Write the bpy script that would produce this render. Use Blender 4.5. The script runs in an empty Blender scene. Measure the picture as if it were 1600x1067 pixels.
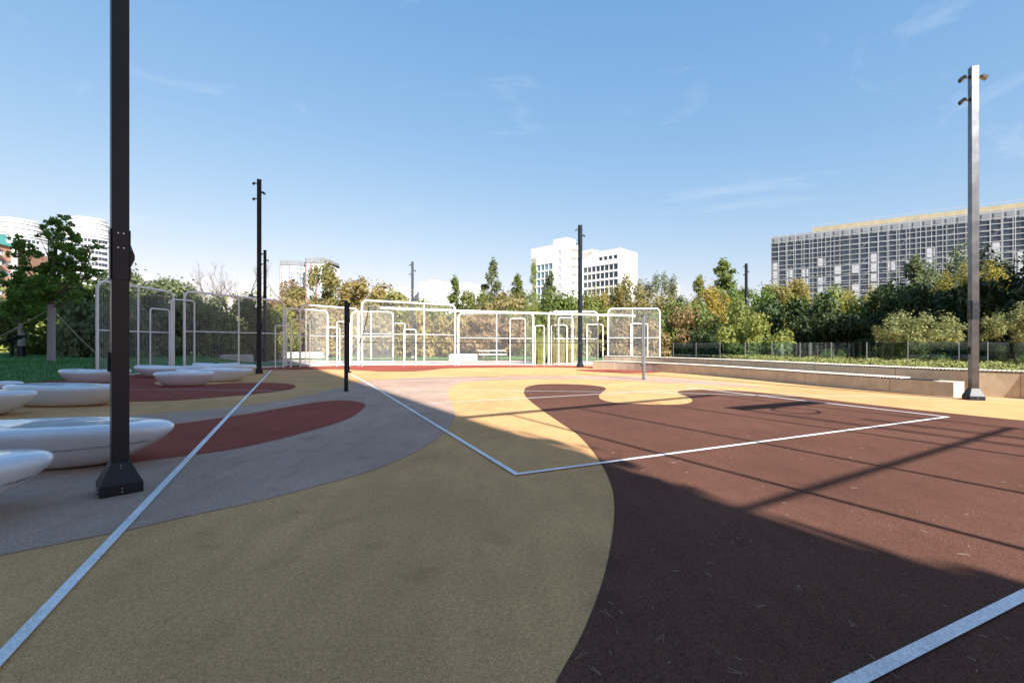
import bpy, bmesh, math, random
from mathutils import Vector, Matrix
R = math.radians
random.seed(7)
sc = bpy.context.scene
C = sc.collection

# ------------------------------------------------------------ camera, sky, sun, exposure
F, HZ, HC = 716.0, 537.0, 1.39            # focal length and horizon in photo pixels, eye height in metres
cam_d = bpy.data.cameras.new('camera'); cam = bpy.data.objects.new('camera', cam_d); C.objects.link(cam)
cam.location = (0, 0, HC); cam.rotation_euler = (R(90), 0, 0)
cam_d.sensor_width = 36; cam_d.lens = 36 * F / 1600; cam_d.shift_y = (HZ - 533.5) / 1600
cam_d.clip_start = 0.05; cam_d.clip_end = 6000
sc.camera = cam
S = Vector((0.509, -0.861, 0)); U = Vector((0.861, 0.509, 0))     # towards the sun on the ground, and across
EL = R(32)
sun_d = bpy.data.lights.new('sun', 'SUN'); sun = bpy.data.objects.new('sun', sun_d); C.objects.link(sun)
sun_d.energy = 5.0; sun_d.angle = R(0.45); sun_d.color = (1.0, 0.955, 0.885)
sv = Vector((S.x * math.cos(EL), S.y * math.cos(EL), math.sin(EL)))
sun.rotation_euler = sv.to_track_quat('Z', 'Y').to_euler()
w = bpy.data.worlds.new('World'); sc.world = w; w.use_nodes = True
nt = w.node_tree; nt.nodes.clear()
def N(nt, t, **k):
    n = nt.nodes.new(t)
    for a, b in k.items(): setattr(n, a, b)
    return n
out = N(nt, 'ShaderNodeOutputWorld'); bg = N(nt, 'ShaderNodeBackground')
sky = N(nt, 'ShaderNodeTexSky', sky_type='NISHITA', sun_disc=False)
sky.sun_elevation = EL; sky.sun_rotation = math.atan2(S.x, S.y); sky.air_density = 1.0; sky.dust_density = 0.6; sky.ozone_density = 1.0
bg.inputs['Strength'].default_value = 0.15
tc = N(nt, 'ShaderNodeTexCoord'); mp = N(nt, 'ShaderNodeMapping'); mp.inputs['Rotation'].default_value = (0, R(18), R(25)); mp.inputs['Scale'].default_value = (1.2, 5.0, 9.0)
nz = N(nt, 'ShaderNodeTexNoise'); nz.inputs['Scale'].default_value = 1.25; nz.inputs['Detail'].default_value = 9; nz.inputs['Roughness'].default_value = 0.62; nz.inputs['Distortion'].default_value = 0.6
cr = N(nt, 'ShaderNodeValToRGB'); cr.color_ramp.elements[0].position = 0.58; cr.color_ramp.elements[0].color = (0, 0, 0, 1); cr.color_ramp.elements[1].position = 0.92; cr.color_ramp.elements[1].color = (.40, .40, .40, 1)
mx = N(nt, 'ShaderNodeMixRGB'); mx.inputs[2].default_value = (2.9, 3.05, 3.2, 1)
L = nt.links.new
L(tc.outputs['Generated'], mp.inputs[0]); L(mp.outputs[0], nz.inputs['Vector']); L(nz.outputs['Fac'], cr.inputs[0])
EXPO = 1.30
sep = N(nt, 'ShaderNodeSeparateColor'); com = N(nt, 'ShaderNodeCombineColor'); L(sky.outputs[0], sep.inputs[0])
for c_, (g_, k_) in enumerate(((.935, 1.236), (.573, .954), (.30, .985))):      # tone of the clear air
    p_ = N(nt, 'ShaderNodeMath', operation='POWER'); p_.inputs[1].default_value = g_; L(sep.outputs[c_], p_.inputs[0])
    q_ = N(nt, 'ShaderNodeMath', operation='MULTIPLY'); q_.inputs[1].default_value = k_ * .15 ** g_ / (.15 * 2 ** EXPO); L(p_.outputs[0], q_.inputs[0]); L(q_.outputs[0], com.inputs[c_])
L(cr.outputs[0], mx.inputs[0]); L(com.outputs[0], mx.inputs[1]); L(mx.outputs[0], bg.inputs['Color']); L(bg.outputs[0], out.inputs[0])
sc.view_settings.view_transform = 'Standard'; sc.view_settings.look = 'None'; sc.view_settings.gamma = 1.0
sc.view_settings.exposure = EXPO
sc.render.engine = 'CYCLES'
sc.cycles.max_bounces = 8; sc.cycles.transparent_max_bounces = 24

# ------------------------------------------------------------ helpers
def g(px, py, z=0.0):                     # ground point (x, y) seen at a photo pixel
    Y = F * (HC - z) / (py - HZ)
    return Vector(((px - 800) / F * Y, Y, z))
def at(px, Y, z=0.0): return Vector(((px - 800) / F * Y, Y, z))
def zof(py, Y): return HC + (HZ - py) * Y / F

class MB:
    def __init__(s): s.v = []; s.f = []; s.sm = []
    def add(s, vs, fs, smooth=False):
        o = len(s.v); s.v += [tuple(a) for a in vs]; s.f += [tuple(i + o for i in f) for f in fs]; s.sm += [smooth] * len(fs)
    def box(s, c, d, rz=0.0, top=None):   # centre, full size, rotation about z; top = (sx, sy) taper
        c = Vector(c); hx, hy, hz = d[0] / 2, d[1] / 2, d[2] / 2; tx, ty = top or (1, 1)
        cr_, sr = math.cos(rz), math.sin(rz); vs = []
        for z, kx, ky in ((-hz, 1, 1), (hz, tx, ty)):
            for x, y in ((-hx, -hy), (hx, -hy), (hx, hy), (-hx, hy)):
                x *= kx; y *= ky
                vs.append((c.x + x * cr_ - y * sr, c.y + x * sr + y * cr_, c.z + z))
        s.add(vs, [(3, 2, 1, 0), (4, 5, 6, 7), (0, 1, 5, 4), (1, 2, 6, 5), (2, 3, 7, 6), (3, 0, 4, 7)])
        return s
    def tube(s, pts, r, n=8, smooth=True, cap=True):
        pts = [Vector(p) for p in pts]; rs = r if isinstance(r, (list, tuple)) else [r] * len(pts)
        vs = []; fs = []; prev = None
        for i, p in enumerate(pts):
            t = (pts[min(i + 1, len(pts) - 1)] - pts[max(i - 1, 0)]).normalized()
            if prev is None:
                a = Vector((0, 0, 1)) if abs(t.z) < .9 else Vector((0, 1, 0))
                x = t.cross(a).normalized()
            else:
                x = (prev - t * prev.dot(t)).normalized()
            prev = x; y = t.cross(x)
            for k in range(n):
                a = 2 * math.pi * (k + .5) / n
                vs.append(p + (x * math.cos(a) + y * math.sin(a)) * rs[i])
        for i in range(len(pts) - 1):
            for k in range(n):
                k2 = (k + 1) % n
                fs.append((i * n + k, i * n + k2, (i + 1) * n + k2, (i + 1) * n + k))
        s.add(vs, fs, smooth)
        if cap:
            m = (len(pts) - 1) * n
            s.add(vs[:n], [tuple(reversed(range(n)))]); s.add(vs[m:], [tuple(range(n))])
        return s
    def prism(s, outline, z0, z1):
        n = len(outline)
        vs = [(p[0], p[1], z0) for p in outline] + [(p[0], p[1], z1) for p in outline]
        s.add(vs, [tuple(range(n, 2 * n)), tuple(reversed(range(n)))] + [(i, (i + 1) % n, n + (i + 1) % n, n + i) for i in range(n)])
        return s
    def build(s, name, mat, parent=None, bevel=0, local=None, tri=False):
        me = bpy.data.meshes.new(name)
        vs = s.v
        if local is not None: vs = [(a[0] - local[0], a[1] - local[1], a[2] - local[2]) for a in vs]
        me.from_pydata(vs, [], s.f)
        me.polygons.foreach_set('use_smooth', s.sm)
        if tri or True:
            if any(len(f) > 4 for f in s.f):
                bm = bmesh.new(); bm.from_mesh(me)
                bmesh.ops.triangulate(bm, faces=[f for f in bm.faces if len(f.verts) > 4]); bm.to_mesh(me); bm.free()
        me.materials.append(mat); me.update()
        o = bpy.data.objects.new(name, me); C.objects.link(o)
        if parent is not None: o.parent = parent
        if local is not None and parent is None: o.location = local
        if bevel:
            m = o.modifiers.new('bevel', 'BEVEL'); m.width = bevel; m.segments = 2; m.limit_method = 'ANGLE'
        return o
def tag(o, label=None, cat=None, group=None, kind=None):
    if label: o['label'] = label
    if cat: o['category'] = cat
    if group: o['group'] = group
    if kind: o['kind'] = kind
    return o
def thing(name, label, cat, loc=(0, 0, 0), rz=0.0, group=None):
    o = bpy.data.objects.new(name, None); C.objects.link(o); o.location = loc; o.rotation_euler = (0, 0, rz); o.empty_display_size = .2
    return tag(o, label, cat, group)
def struct(mb, name, mat, **k): return tag(mb.build(name, mat, **k), kind='structure')
def copy_tree(o, parent=None):
    c = o.copy(); C.objects.link(c); c.parent = parent
    for ch in list(o.children): copy_tree(ch, c)
    return c
def smooth(pts, n=8, closed=True):
    P = [Vector((p[0], p[1])) for p in pts]; o = []; m = len(P)
    for i in range(m if closed else m - 1):
        a, b, c, d = (P[(i - 1) % m], P[i], P[(i + 1) % m], P[(i + 2) % m]) if closed else (P[max(i - 1, 0)], P[i], P[i + 1], P[min(i + 2, m - 1)])
        def tj(ti, a, b): return ti + max((b - a).length, 1e-4) ** .5
        t0 = 0; t1 = tj(t0, a, b); t2 = tj(t1, b, c); t3 = tj(t2, c, d)
        if t1 - t0 < .02: a = b - (c - b); t1 = tj(0, a, b); t2 = tj(t1, b, c); t3 = tj(t2, c, d)
        if t3 - t2 < .02: d = c + (c - b); t3 = tj(t2, c, d)
        for k in range(n):
            t = t1 + (t2 - t1) * k / n
            A1 = a * ((t1 - t) / (t1 - t0)) + b * ((t - t0) / (t1 - t0)); A2 = b * ((t2 - t) / (t2 - t1)) + c * ((t - t1) / (t2 - t1)); A3 = c * ((t3 - t) / (t3 - t2)) + d * ((t - t2) / (t3 - t2))
            B1 = A1 * ((t2 - t) / (t2 - t0)) + A2 * ((t - t0) / (t2 - t0)); B2 = A2 * ((t3 - t) / (t3 - t1)) + A3 * ((t - t1) / (t3 - t1))
            o.append(B1 * ((t2 - t) / (t2 - t1)) + B2 * ((t - t1) / (t2 - t1)))
    if not closed: o.append(P[-1])
    return o

# ------------------------------------------------------------ materials
def mat(name, col, rough=.6, metal=0.0, noise=None, bump=None, coat=0.0, spec=None, obj_var=0.0):
    m = bpy.data.materials.new(name); m.use_nodes = True; t = m.node_tree; b = t.nodes['Principled BSDF']
    b.inputs['Base Color'].default_value = (*col, 1); b.inputs['Roughness'].default_value = rough; b.inputs['Metallic'].default_value = metal
    b.inputs['Coat Weight'].default_value = coat
    if spec is not None: b.inputs['Specular IOR Level'].default_value = spec
    co = t.nodes.new('ShaderNodeTexCoord')
    if noise:                              # list of (scale, amount, detail)
        cur = None
        for (scl, amt, det) in noise:
            n = t.nodes.new('ShaderNodeTexNoise'); n.inputs['Scale'].default_value = scl; n.inputs['Detail'].default_value = det
            t.links.new(co.outputs['Object'], n.inputs['Vector'])
            mr = t.nodes.new('ShaderNodeMapRange'); mr.inputs[1].default_value = .3; mr.inputs[2].default_value = .7; mr.inputs[3].default_value = 1 - amt; mr.inputs[4].default_value = 1 + amt; mr.clamp = True
            t.links.new(n.outputs['Fac'], mr.inputs[0])
            if cur is None: cur = mr.outputs[0]
            else:
                mm = t.nodes.new('ShaderNodeMath'); mm.operation = 'MULTIPLY'; t.links.new(cur, mm.inputs[0]); t.links.new(mr.outputs[0], mm.inputs[1]); cur = mm.outputs[0]
        v = t.nodes.new('ShaderNodeVectorMath'); v.operation = 'SCALE'; v.inputs[0].default_value = col
        t.links.new(cur, v.inputs['Scale']); t.links.new(v.outputs[0], b.inputs['Base Color'])
    if bump:                               # (scale, distance, kind)
        n = t.nodes.new('ShaderNodeTexNoise'); n.inputs['Scale'].default_value = bump[0]; n.inputs['Detail'].default_value = 3
        t.links.new(co.outputs['Object'], n.inputs['Vector'])
        bp = t.nodes.new('ShaderNodeBump'); bp.inputs['Distance'].default_value = bump[1]; bp.inputs['Strength'].default_value = 1
        t.links.new(n.outputs['Fac'], bp.inputs['Height']); t.links.new(bp.outputs[0], b.inputs['Normal'])
    return m
def rubber(name, col, speck=.35):          # poured rubber granules
    m = bpy.data.materials.new(name); m.use_nodes = True; t = m.node_tree; b = t.nodes['Principled BSDF']
    b.inputs['Roughness'].default_value = .95; b.inputs['Specular IOR Level'].default_value = .05
    co = t.nodes.new('ShaderNodeTexCoord')
    vo = t.nodes.new('ShaderNodeTexVoronoi'); vo.inputs['Scale'].default_value = 260
    t.links.new(co.outputs['Object'], vo.inputs['Vector'])
    sp = t.nodes.new('ShaderNodeSeparateColor'); t.links.new(vo.outputs['Color'], sp.inputs[0])
    def rng(src, lo, hi, a=0, bb=1):
        mr = t.nodes.new('ShaderNodeMapRange'); mr.inputs[1].default_value = a; mr.inputs[2].default_value = bb; mr.inputs[3].default_value = lo; mr.inputs[4].default_value = hi
        t.links.new(src, mr.inputs[0]); return mr.outputs[0]
    def noise(s, d=3, st=(1, 1, 1)):
        mpp = t.nodes.new('ShaderNodeMapping'); mpp.inputs['Scale'].default_value = st; t.links.new(co.outputs['Object'], mpp.inputs[0])
        n = t.nodes.new('ShaderNodeTexNoise'); n.inputs['Scale'].default_value = s; n.inputs['Detail'].default_value = d; t.links.new(mpp.outputs[0], n.inputs['Vector']); return n.outputs['Fac']
    def mul(a, c):
        mm = t.nodes.new('ShaderNodeMath'); mm.operation = 'MULTIPLY'; t.links.new(a, mm.inputs[0]); t.links.new(c, mm.inputs[1]); return mm.outputs[0]
    f = mul(rng(sp.outputs[0], 1 - speck, 1 + speck), rng(noise(.8, 5), .90, 1.10, .3, .7))
    f = mul(f, rng(noise(5, 4, (1, .25, 1)), .93, 1.07, .3, .7))
    f = mul(f, rng(noise(.28, 2), .93, 1.07, .35, .65)); f = mul(f, rng(noise(2.6, 6), .86, 1.0, .30, .42))
    f = mul(f, rng(noise(40, 3), .90, 1.10, .3, .7))
    v = t.nodes.new('ShaderNodeVectorMath'); v.operation = 'SCALE'; v.inputs[0].default_value = col
    t.links.new(f, v.inputs['Scale']); t.links.new(v.outputs[0], b.inputs['Base Color'])
    bp = t.nodes.new('ShaderNodeBump'); bp.inputs['Distance'].default_value = .002; bp.inputs['Strength'].default_value = .6
    t.links.new(vo.outputs['Distance'], bp.inputs['Height']); t.links.new(bp.outputs[0], b.inputs['Normal'])
    return m
def leafmat(name, c1, c2, trans=.45):
    m = bpy.data.materials.new(name); m.use_nodes = True; t = m.node_tree; b = t.nodes['Principled BSDF']
    b.inputs['Roughness'].default_value = .55; b.inputs['Specular IOR Level'].default_value = .3
    gi = t.nodes.new('ShaderNodeNewGeometry'); oi = t.nodes.new('ShaderNodeObjectInfo')
    mixc = t.nodes.new('ShaderNodeMixRGB'); mixc.inputs[1].default_value = (*c1, 1); mixc.inputs[2].default_value = (*c2, 1)
    t.links.new(gi.outputs['Random Per Island'], mixc.inputs[0])
    hs = t.nodes.new('ShaderNodeHueSaturation'); mr = t.nodes.new('ShaderNodeMapRange'); mr.inputs[3].default_value = .482; mr.inputs[4].default_value = .515
    t.links.new(oi.outputs['Random'], mr.inputs[0]); t.links.new(mr.outputs[0], hs.inputs['Hue']); t.links.new(mixc.outputs[0], hs.inputs['Color'])
    t.links.new(hs.outputs[0], b.inputs['Base Color'])
    tr = t.nodes.new('ShaderNodeBsdfTranslucent'); t.links.new(hs.outputs[0], tr.inputs[0])
    ms = t.nodes.new('ShaderNodeMixShader'); ms.inputs[0].default_value = trans
    t.links.new(b.outputs[0], ms.inputs[1]); t.links.new(tr.outputs[0], ms.inputs[2]); t.links.new(ms.outputs[0], t.nodes['Material Output'].inputs[0])
    return m
M = {}
M['yellow'] = rubber('yellow_rubber', (.60, .338, .152)); M['mauve'] = rubber('mauve_rubber', (.44, .305, .235)); M['red'] = rubber('red_rubber', (.30, .078, .056), .3)
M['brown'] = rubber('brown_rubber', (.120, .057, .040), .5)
M['line'] = rubber('line_paint', (.82, .81, .80), .22); M['cyan'] = rubber('cyan_paint', (.50, .66, .66), .15)
M['grass'] = mat('grass', (.055, .16, .03), .9, noise=[(2.2, .35, 5), (60, .45, 3)], bump=(90, .02))
M['soil'] = mat('terrain', (.10, .11, .05), .95, noise=[(.2, .3, 4), (6, .3, 4)])
M['path'] = mat('path_paving', (.42, .34, .27), .9, noise=[(1, .12, 4), (40, .12, 2)])
M['white'] = mat('white_powder_coat', (.78, .78, .78), .35, noise=[(3, .03, 3)])
M['gloss'] = mat('white_fibreglass', (.72, .77, .84), .30, coat=.7, noise=[(2.5, .05, 5)]); M['gloss'].node_tree.nodes['Principled BSDF'].inputs['Coat Roughness'].default_value = .05
M['etch'] = mat('grey_marking', (.22, .24, .27), .6)
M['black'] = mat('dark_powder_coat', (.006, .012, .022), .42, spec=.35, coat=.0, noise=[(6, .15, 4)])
M['anth'] = mat('anthracite_steel', (.13, .14, .155), .31, metal=1.0, noise=[(4, .25, 4)])
M['steel'] = mat('steel', (.62, .62, .62), .3, metal=.9)
M['net'] = mat('net_cord', (.03, .03, .035), .7)
M['lens'] = mat('lamp_glass', (.42, .30, .10), .2, coat=.4)
M['concrete'] = mat('beige_concrete', (.54, .45, .325), .85, noise=[(.5, .12, 5), (3.5, .12, 6), (12, .07, 5)], bump=(50, .003))
M['slat'] = mat('pale_slats', (.66, .60, .53), .6, noise=[(8, .12, 3)])
M['dark'] = mat('dark_gap', (.02, .02, .02), .8)  # near-black, painted shade for the gaps between and under slats
M['bark'] = mat('bark', (.13, .11, .095), .95, noise=[(6, .35, 4)], bump=(25, .02))
M['wrap'] = mat('trunk_wrap', (.33, .31, .32), .9, noise=[(14, .2, 3)], bump=(30, .01))
M['rope'] = mat('rope', (.40, .36, .28), .9)
M['bwall'] = mat('white_render', (.80, .78, .75), .8, noise=[(.3, .05, 3)])
M['bwallw'] = mat('white_cladding', (.62, .63, .64), .6, noise=[(.3, .04, 3)])
M['bgrey'] = mat('grey_panel', (.19, .205, .23), .7, noise=[(.2, .12, 3)])
M['bbeige'] = mat('beige_roof', (.36, .31, .20), .8, noise=[(.3, .12, 3)])
M['borange'] = mat('orange_brick', (.42, .23, .15), .8, noise=[(.5, .12, 3)])
M['bred'] = mat('red_panel', (.45, .10, .07), .7)
M['bteal'] = mat('teal_roof', (.10, .34, .33), .5)
M['bglass'] = mat('window_glass', (.03, .042, .065), .15, coat=.5)
M['bglassb'] = mat('blue_glass', (.16, .30, .42), .15, coat=.5)
M['bglassl'] = mat('pale_glass', (.25, .29, .33), .2, coat=.5)
M['scaf'] = mat('scaffold_tube', (.48, .48, .48), .5, metal=.2)
M['stone'] = mat('pale_stone', (.46, .44, .41), .8, noise=[(.3, .08, 3)])
M['needle'] = mat('dry_needles', (.30, .24, .17), .9)
gm = bpy.data.materials.new('tinted_glass'); gm.use_nodes = True; t = gm.node_tree; t.nodes.clear()
o_ = t.nodes.new('ShaderNodeOutputMaterial'); a_ = t.nodes.new('ShaderNodeBsdfTransparent'); a_.inputs[0].default_value = (.58, .72, .73, 1)
b_ = t.nodes.new('ShaderNodeBsdfGlossy'); b_.inputs['Roughness'].default_value = .03; m_ = t.nodes.new('ShaderNodeMixShader')
lw = t.nodes.new('ShaderNodeLayerWeight'); lw.inputs[0].default_value = .25
ad = t.nodes.new('ShaderNodeMath'); ad.inputs[1].default_value = .07; t.links.new(lw.outputs['Fresnel'], ad.inputs[0]); t.links.new(ad.outputs[0], m_.inputs[0])
t.links.new(a_.outputs[0], m_.inputs[1]); t.links.new(b_.outputs[0], m_.inputs[2]); t.links.new(m_.outputs[0], o_.inputs[0]); M['glass'] = gm
LM = {
 'green': leafmat('leaves_green', (.10, .16, .035), (.22, .27, .07)),
 'dark': leafmat('leaves_dark_green', (.018, .038, .010), (.055, .085, .022), .2),  # near-black green: the shade on these trees is put into the leaf colour
 'grey': leafmat('leaves_grey_green', (.11, .145, .06), (.24, .27, .14)),
 'light': leafmat('leaves_light_green', (.19, .24, .045), (.34, .36, .10)),
 'gold': leafmat('leaves_gold', (.26, .20, .06), (.38, .31, .11)),
 'rust': leafmat('leaves_rust', (.23, .16, .065), (.33, .25, .11)),
 'brown': leafmat('leaves_brown_green', (.18, .17, .055), (.34, .29, .11)),
 'yellow': leafmat('leaves_yellow', (.30, .25, .035), (.42, .37, .08)),
 'olive': leafmat('leaves_olive', (.15, .18, .04), (.31, .31, .09)),
 'pale': leafmat('leaves_pale', (.12, .15, .04), (.40, .40, .18)),
 'maple': leafmat('leaves_maple', (.12, .25, .045), (.20, .36, .08)),
 'hedge': leafmat('leaves_hedge', (.30, .33, .07), (.55, .55, .22)),
}

# ------------------------------------------------------------ ground
def sheet(pts, z, name, m):
    mb = MB(); mb.add([(p[0], p[1], z) for p in pts], [tuple(range(len(pts)))])
    me_o = mb.build(name, m)
    if me_o.data.polygons[0].normal.z < 0: me_o.data.flip_normals()
    return tag(me_o, kind='structure')
mb = MB(); n = 40                           # terrain to the horizon
mb.add([(-3000, -600, -.06), (3000, -600, -.06), (3000, 5000, -.06), (-3000, 5000, -.06)], [(0, 1, 2, 3)])
struct(mb, 'ground', M['soil'])
sheet([(-40, 14.5), (-26, 14), (-17.2, 16.4), (-16.3, 23), (-13.6, 27.6), (-12, 29.4), (-6, 29.9), (0, 29.9), (5.5, 29.3), (9, 27), (30, 24), (40, 10), (40, -40), (-60, -40), (-60, 12)], 0.0, 'yellow_paving', M['yellow'])
sheet([(-11.5, 29.42), (-6, 29.92), (0, 29.92), (5.5, 29.32), (9, 31), (12, 36), (0, 38.5), (-14, 38), (-24, 43), (-27, 40), (-17, 34)], -.004, 'path', M['path'])
mauve = [(-500, 940), (-200, 905), (0, 868), (110, 846), (210, 826), (300, 805), (400, 784), (500, 758), (560, 742), (620, 720), (660, 700), (690, 680), (705, 662), (711, 648), (706, 632), (701, 618), (703, 606), (725, 598), (800, 593), (900, 592), (980, 595), (1060, 599), (1150, 603.5), (1200, 606.5), (1150, 600), (1080, 593), (1000, 588.5), (900, 587.5), (780, 588), (650, 590.5), (575, 595), (552, 598), (530, 606), (500, 614), (450, 624), (390, 633), (325, 640), (200, 650), (0, 668), (-300, 700), (-500, 740)]
sheet(smooth([g(*p) for p in mauve]), .004, 'mauve_paving', M['mauve'])
red1 = [(264, 664), (325, 656), (400, 645), (450, 636), (500, 628), (537, 626), (562, 628.5), (571, 634), (565, 641), (545, 654), (500, 669), (425, 689), (350, 704.5), (250, 717.5), (205, 723), (60, 735), (0, 720), (60, 690), (160, 672)]
sheet(smooth([g(*p) for p in red1]), .008, 'red_paving', M['red'])
red2 = [(-80, 636), (45, 630), (205, 627.5), (275, 625.5), (350, 620), (412, 614), (450, 609), (462, 603.5), (450, 600), (412, 598), (350, 599.5), (320, 602), (262, 603), (243, 600), (245, 596), (270, 592), (310, 588.5), (300, 583), (250, 581.5), (205, 584), (150, 589), (100, 593), (40, 600), (-80, 606)]
sheet(smooth([g(*p) for p in red2]), .008, 'red_paving', M['red'])
red3 = [(385, 577.5), (440, 578), (520, 577), (560, 578.5), (600, 580.5), (650, 580), (675, 578), (700, 575.5), (800, 574.3), (860, 573.8), (920, 575), (935, 573), (860, 571.3), (700, 571), (560, 571.3), (440, 573.5), (385, 575)]
sheet(smooth([g(*p) for p in red3]), .008, 'red_paving', M['red'])
red4 = [(900, 578), (940, 577.4), (1000, 578.5), (1032, 581.5), (985, 582.8), (930, 581)]
sheet(smooth([g(*p) for p in red4]), .008, 'red_paving', M['red'])
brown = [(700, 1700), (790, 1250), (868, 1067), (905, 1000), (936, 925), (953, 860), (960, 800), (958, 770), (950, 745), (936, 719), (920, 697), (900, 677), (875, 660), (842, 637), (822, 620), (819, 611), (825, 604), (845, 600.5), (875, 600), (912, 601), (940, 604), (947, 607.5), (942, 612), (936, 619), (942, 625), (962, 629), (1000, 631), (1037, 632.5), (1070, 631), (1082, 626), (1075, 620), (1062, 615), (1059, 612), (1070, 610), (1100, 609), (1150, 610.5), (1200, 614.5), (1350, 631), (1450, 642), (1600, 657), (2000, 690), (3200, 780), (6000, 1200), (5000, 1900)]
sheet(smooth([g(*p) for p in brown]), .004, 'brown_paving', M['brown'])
def line(pts, wd, z, name, m):
    pts = [Vector((p[0], p[1])) for p in pts]; mb = MB(); vs = []
    for i, p in enumerate(pts):
        t = (pts[min(i + 1, len(pts) - 1)] - pts[max(i - 1, 0)]).normalized(); nn = Vector((-t.y, t.x)) * wd / 2
        vs += [(p.x - nn.x, p.y - nn.y, z), (p.x + nn.x, p.y + nn.y, z)]
    mb.add(vs, [(2 * i, 2 * i + 2, 2 * i + 3, 2 * i + 1) for i in range(len(pts) - 1)])
    o = mb.build(name, m)
    if o.data.polygons[0].normal.z < 0: o.data.flip_normals()
    return tag(o, kind='structure')
A = g(807, 742); B = g(1481, 652); cu = (B - A).normalized(); cv = Vector((-cu.y, cu.x, 0))
LW = .06
line([A - cu * LW / 2, B + cu * LW / 2], LW, .0124, 'court_line', M['line'])
line([A + cv * LW / 2, g(570, 596.5), A + cv * 18], LW, .0128, 'court_line', M['line'])
line([B + cv * LW / 2, B + cv * 6.4], LW, .0128, 'court_line', M['line'])
line([A + cv * 6 + cu * LW / 2, B + cv * 6 - cu * LW / 2], .05, .0124, 'court_line', M['line'])
q0, q1 = g(-8, 1040), g(424, 578.5)
line([q0 - (q1 - q0) * .2, q1], .065, .0124, 'court_line', M['line'])
q0, q1 = g(1335, 1067), g(1608, 928)
line([q0 - (q1 - q0) * .3, q1 + (q1 - q0) * 4], .062, .0124, 'court_line', M['line'])
line(smooth([g(*p) for p in ((-200, 612), (60, 609.5), (205, 609.3), (300, 609.3), (400, 611), (540, 611.6), (700, 611), (900, 612.3), (1060, 615), (1200, 618.7), (1400, 621), (1510, 624), (1620, 626.5))], 6, False), .05, .0160, 'court_line', M['cyan'])

# lawns: gentle mounds of short grass
def lawn(outline, hfun, nx, name='lawn', z=-.012):
    xs = [p[0] for p in outline]; ys = [p[1] for p in outline]
    x0, x1, y0, y1 = min(xs), max(xs), min(ys), max(ys)
    me = bpy.data.meshes.new(name); bm = bmesh.new()
    f = bm.faces.new([bm.verts.new((p[0], p[1], z)) for p in outline])
    bmesh.ops.triangulate(bm, faces=[f])
    step = (x1 - x0) / nx
    for k in range(1, nx):
        bmesh.ops.bisect_plane(bm, geom=bm.verts[:] + bm.edges[:] + bm.faces[:], plane_co=(x0 + k * step, 0, 0), plane_no=(1, 0, 0))
    k = 1
    while y0 + k * step < y1:
        bmesh.ops.bisect_plane(bm, geom=bm.verts[:] + bm.edges[:] + bm.faces[:], plane_co=(0, y0 + k * step, 0), plane_no=(0, 1, 0)); k += 1
    for v in bm.verts: v.co.z = z + hfun(v.co.x, v.co.y)
    bmesh.ops.recalc_face_normals(bm, faces=bm.faces[:])
    if sum(f.normal.z for f in bm.faces) < 0: bmesh.ops.reverse_faces(bm, faces=bm.faces[:])
    bm.to_mesh(me); bm.free(); me.materials.append(M['grass'])
    for p in me.polygons: p.use_smooth = True
    o = bpy.data.objects.new(name, me); C.objects.link(o); return tag(o, kind='structure')
def edge_dist(p, poly):
    d = 1e9; P = Vector(p)
    for i in range(len(poly)):
        a, b = Vector(poly[i][:2]), Vector(poly[(i + 1) % len(poly)][:2]); ab = b - a
        t = max(0, min(1, (P - a).dot(ab) / ab.length_squared)); d = min(d, (P - a - ab * t).length)
    return d
lawn1 = [tuple(p) for p in smooth([(-60, 11.5), (-30, 13), (-21, 13.8), (-17.6, 15.6), (-16.75, 18), (-16.7, 23), (-18, 30), (-19.5, 36), (-34, 42), (-60, 44)], 5)]
def h1(x, y):
    d = edge_dist((x, y), lawn1); e = min(1, d / 5.0)
    return .035 + e * e * (3 - 2 * e) * (.50 + .12 * math.sin(x * .4) * math.cos(y * .5))
lawn(lawn1, h1, 60)
lawn2 = [(-36, 43.5), (-24, 44), (-13.5, 39.5), (0, 40), (12.5, 37.5), (16, 33), (40, 36), (60, 80), (-70, 90), (-70, 50)]
lawn(lawn2, lambda x, y: .02 + .12 * min(1, edge_dist((x, y), lawn2) / 6), 40)
lawn3 = [(-16.6, 24), (-14.1, 28.2), (-12.6, 29.7), (-15.4, 32.2), (-18.4, 34), (-17.6, 30)]
lawn(lawn3, lambda x, y: .02 + .1 * min(1, edge_dist((x, y), lawn3) / 1.5), 12)

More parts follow.
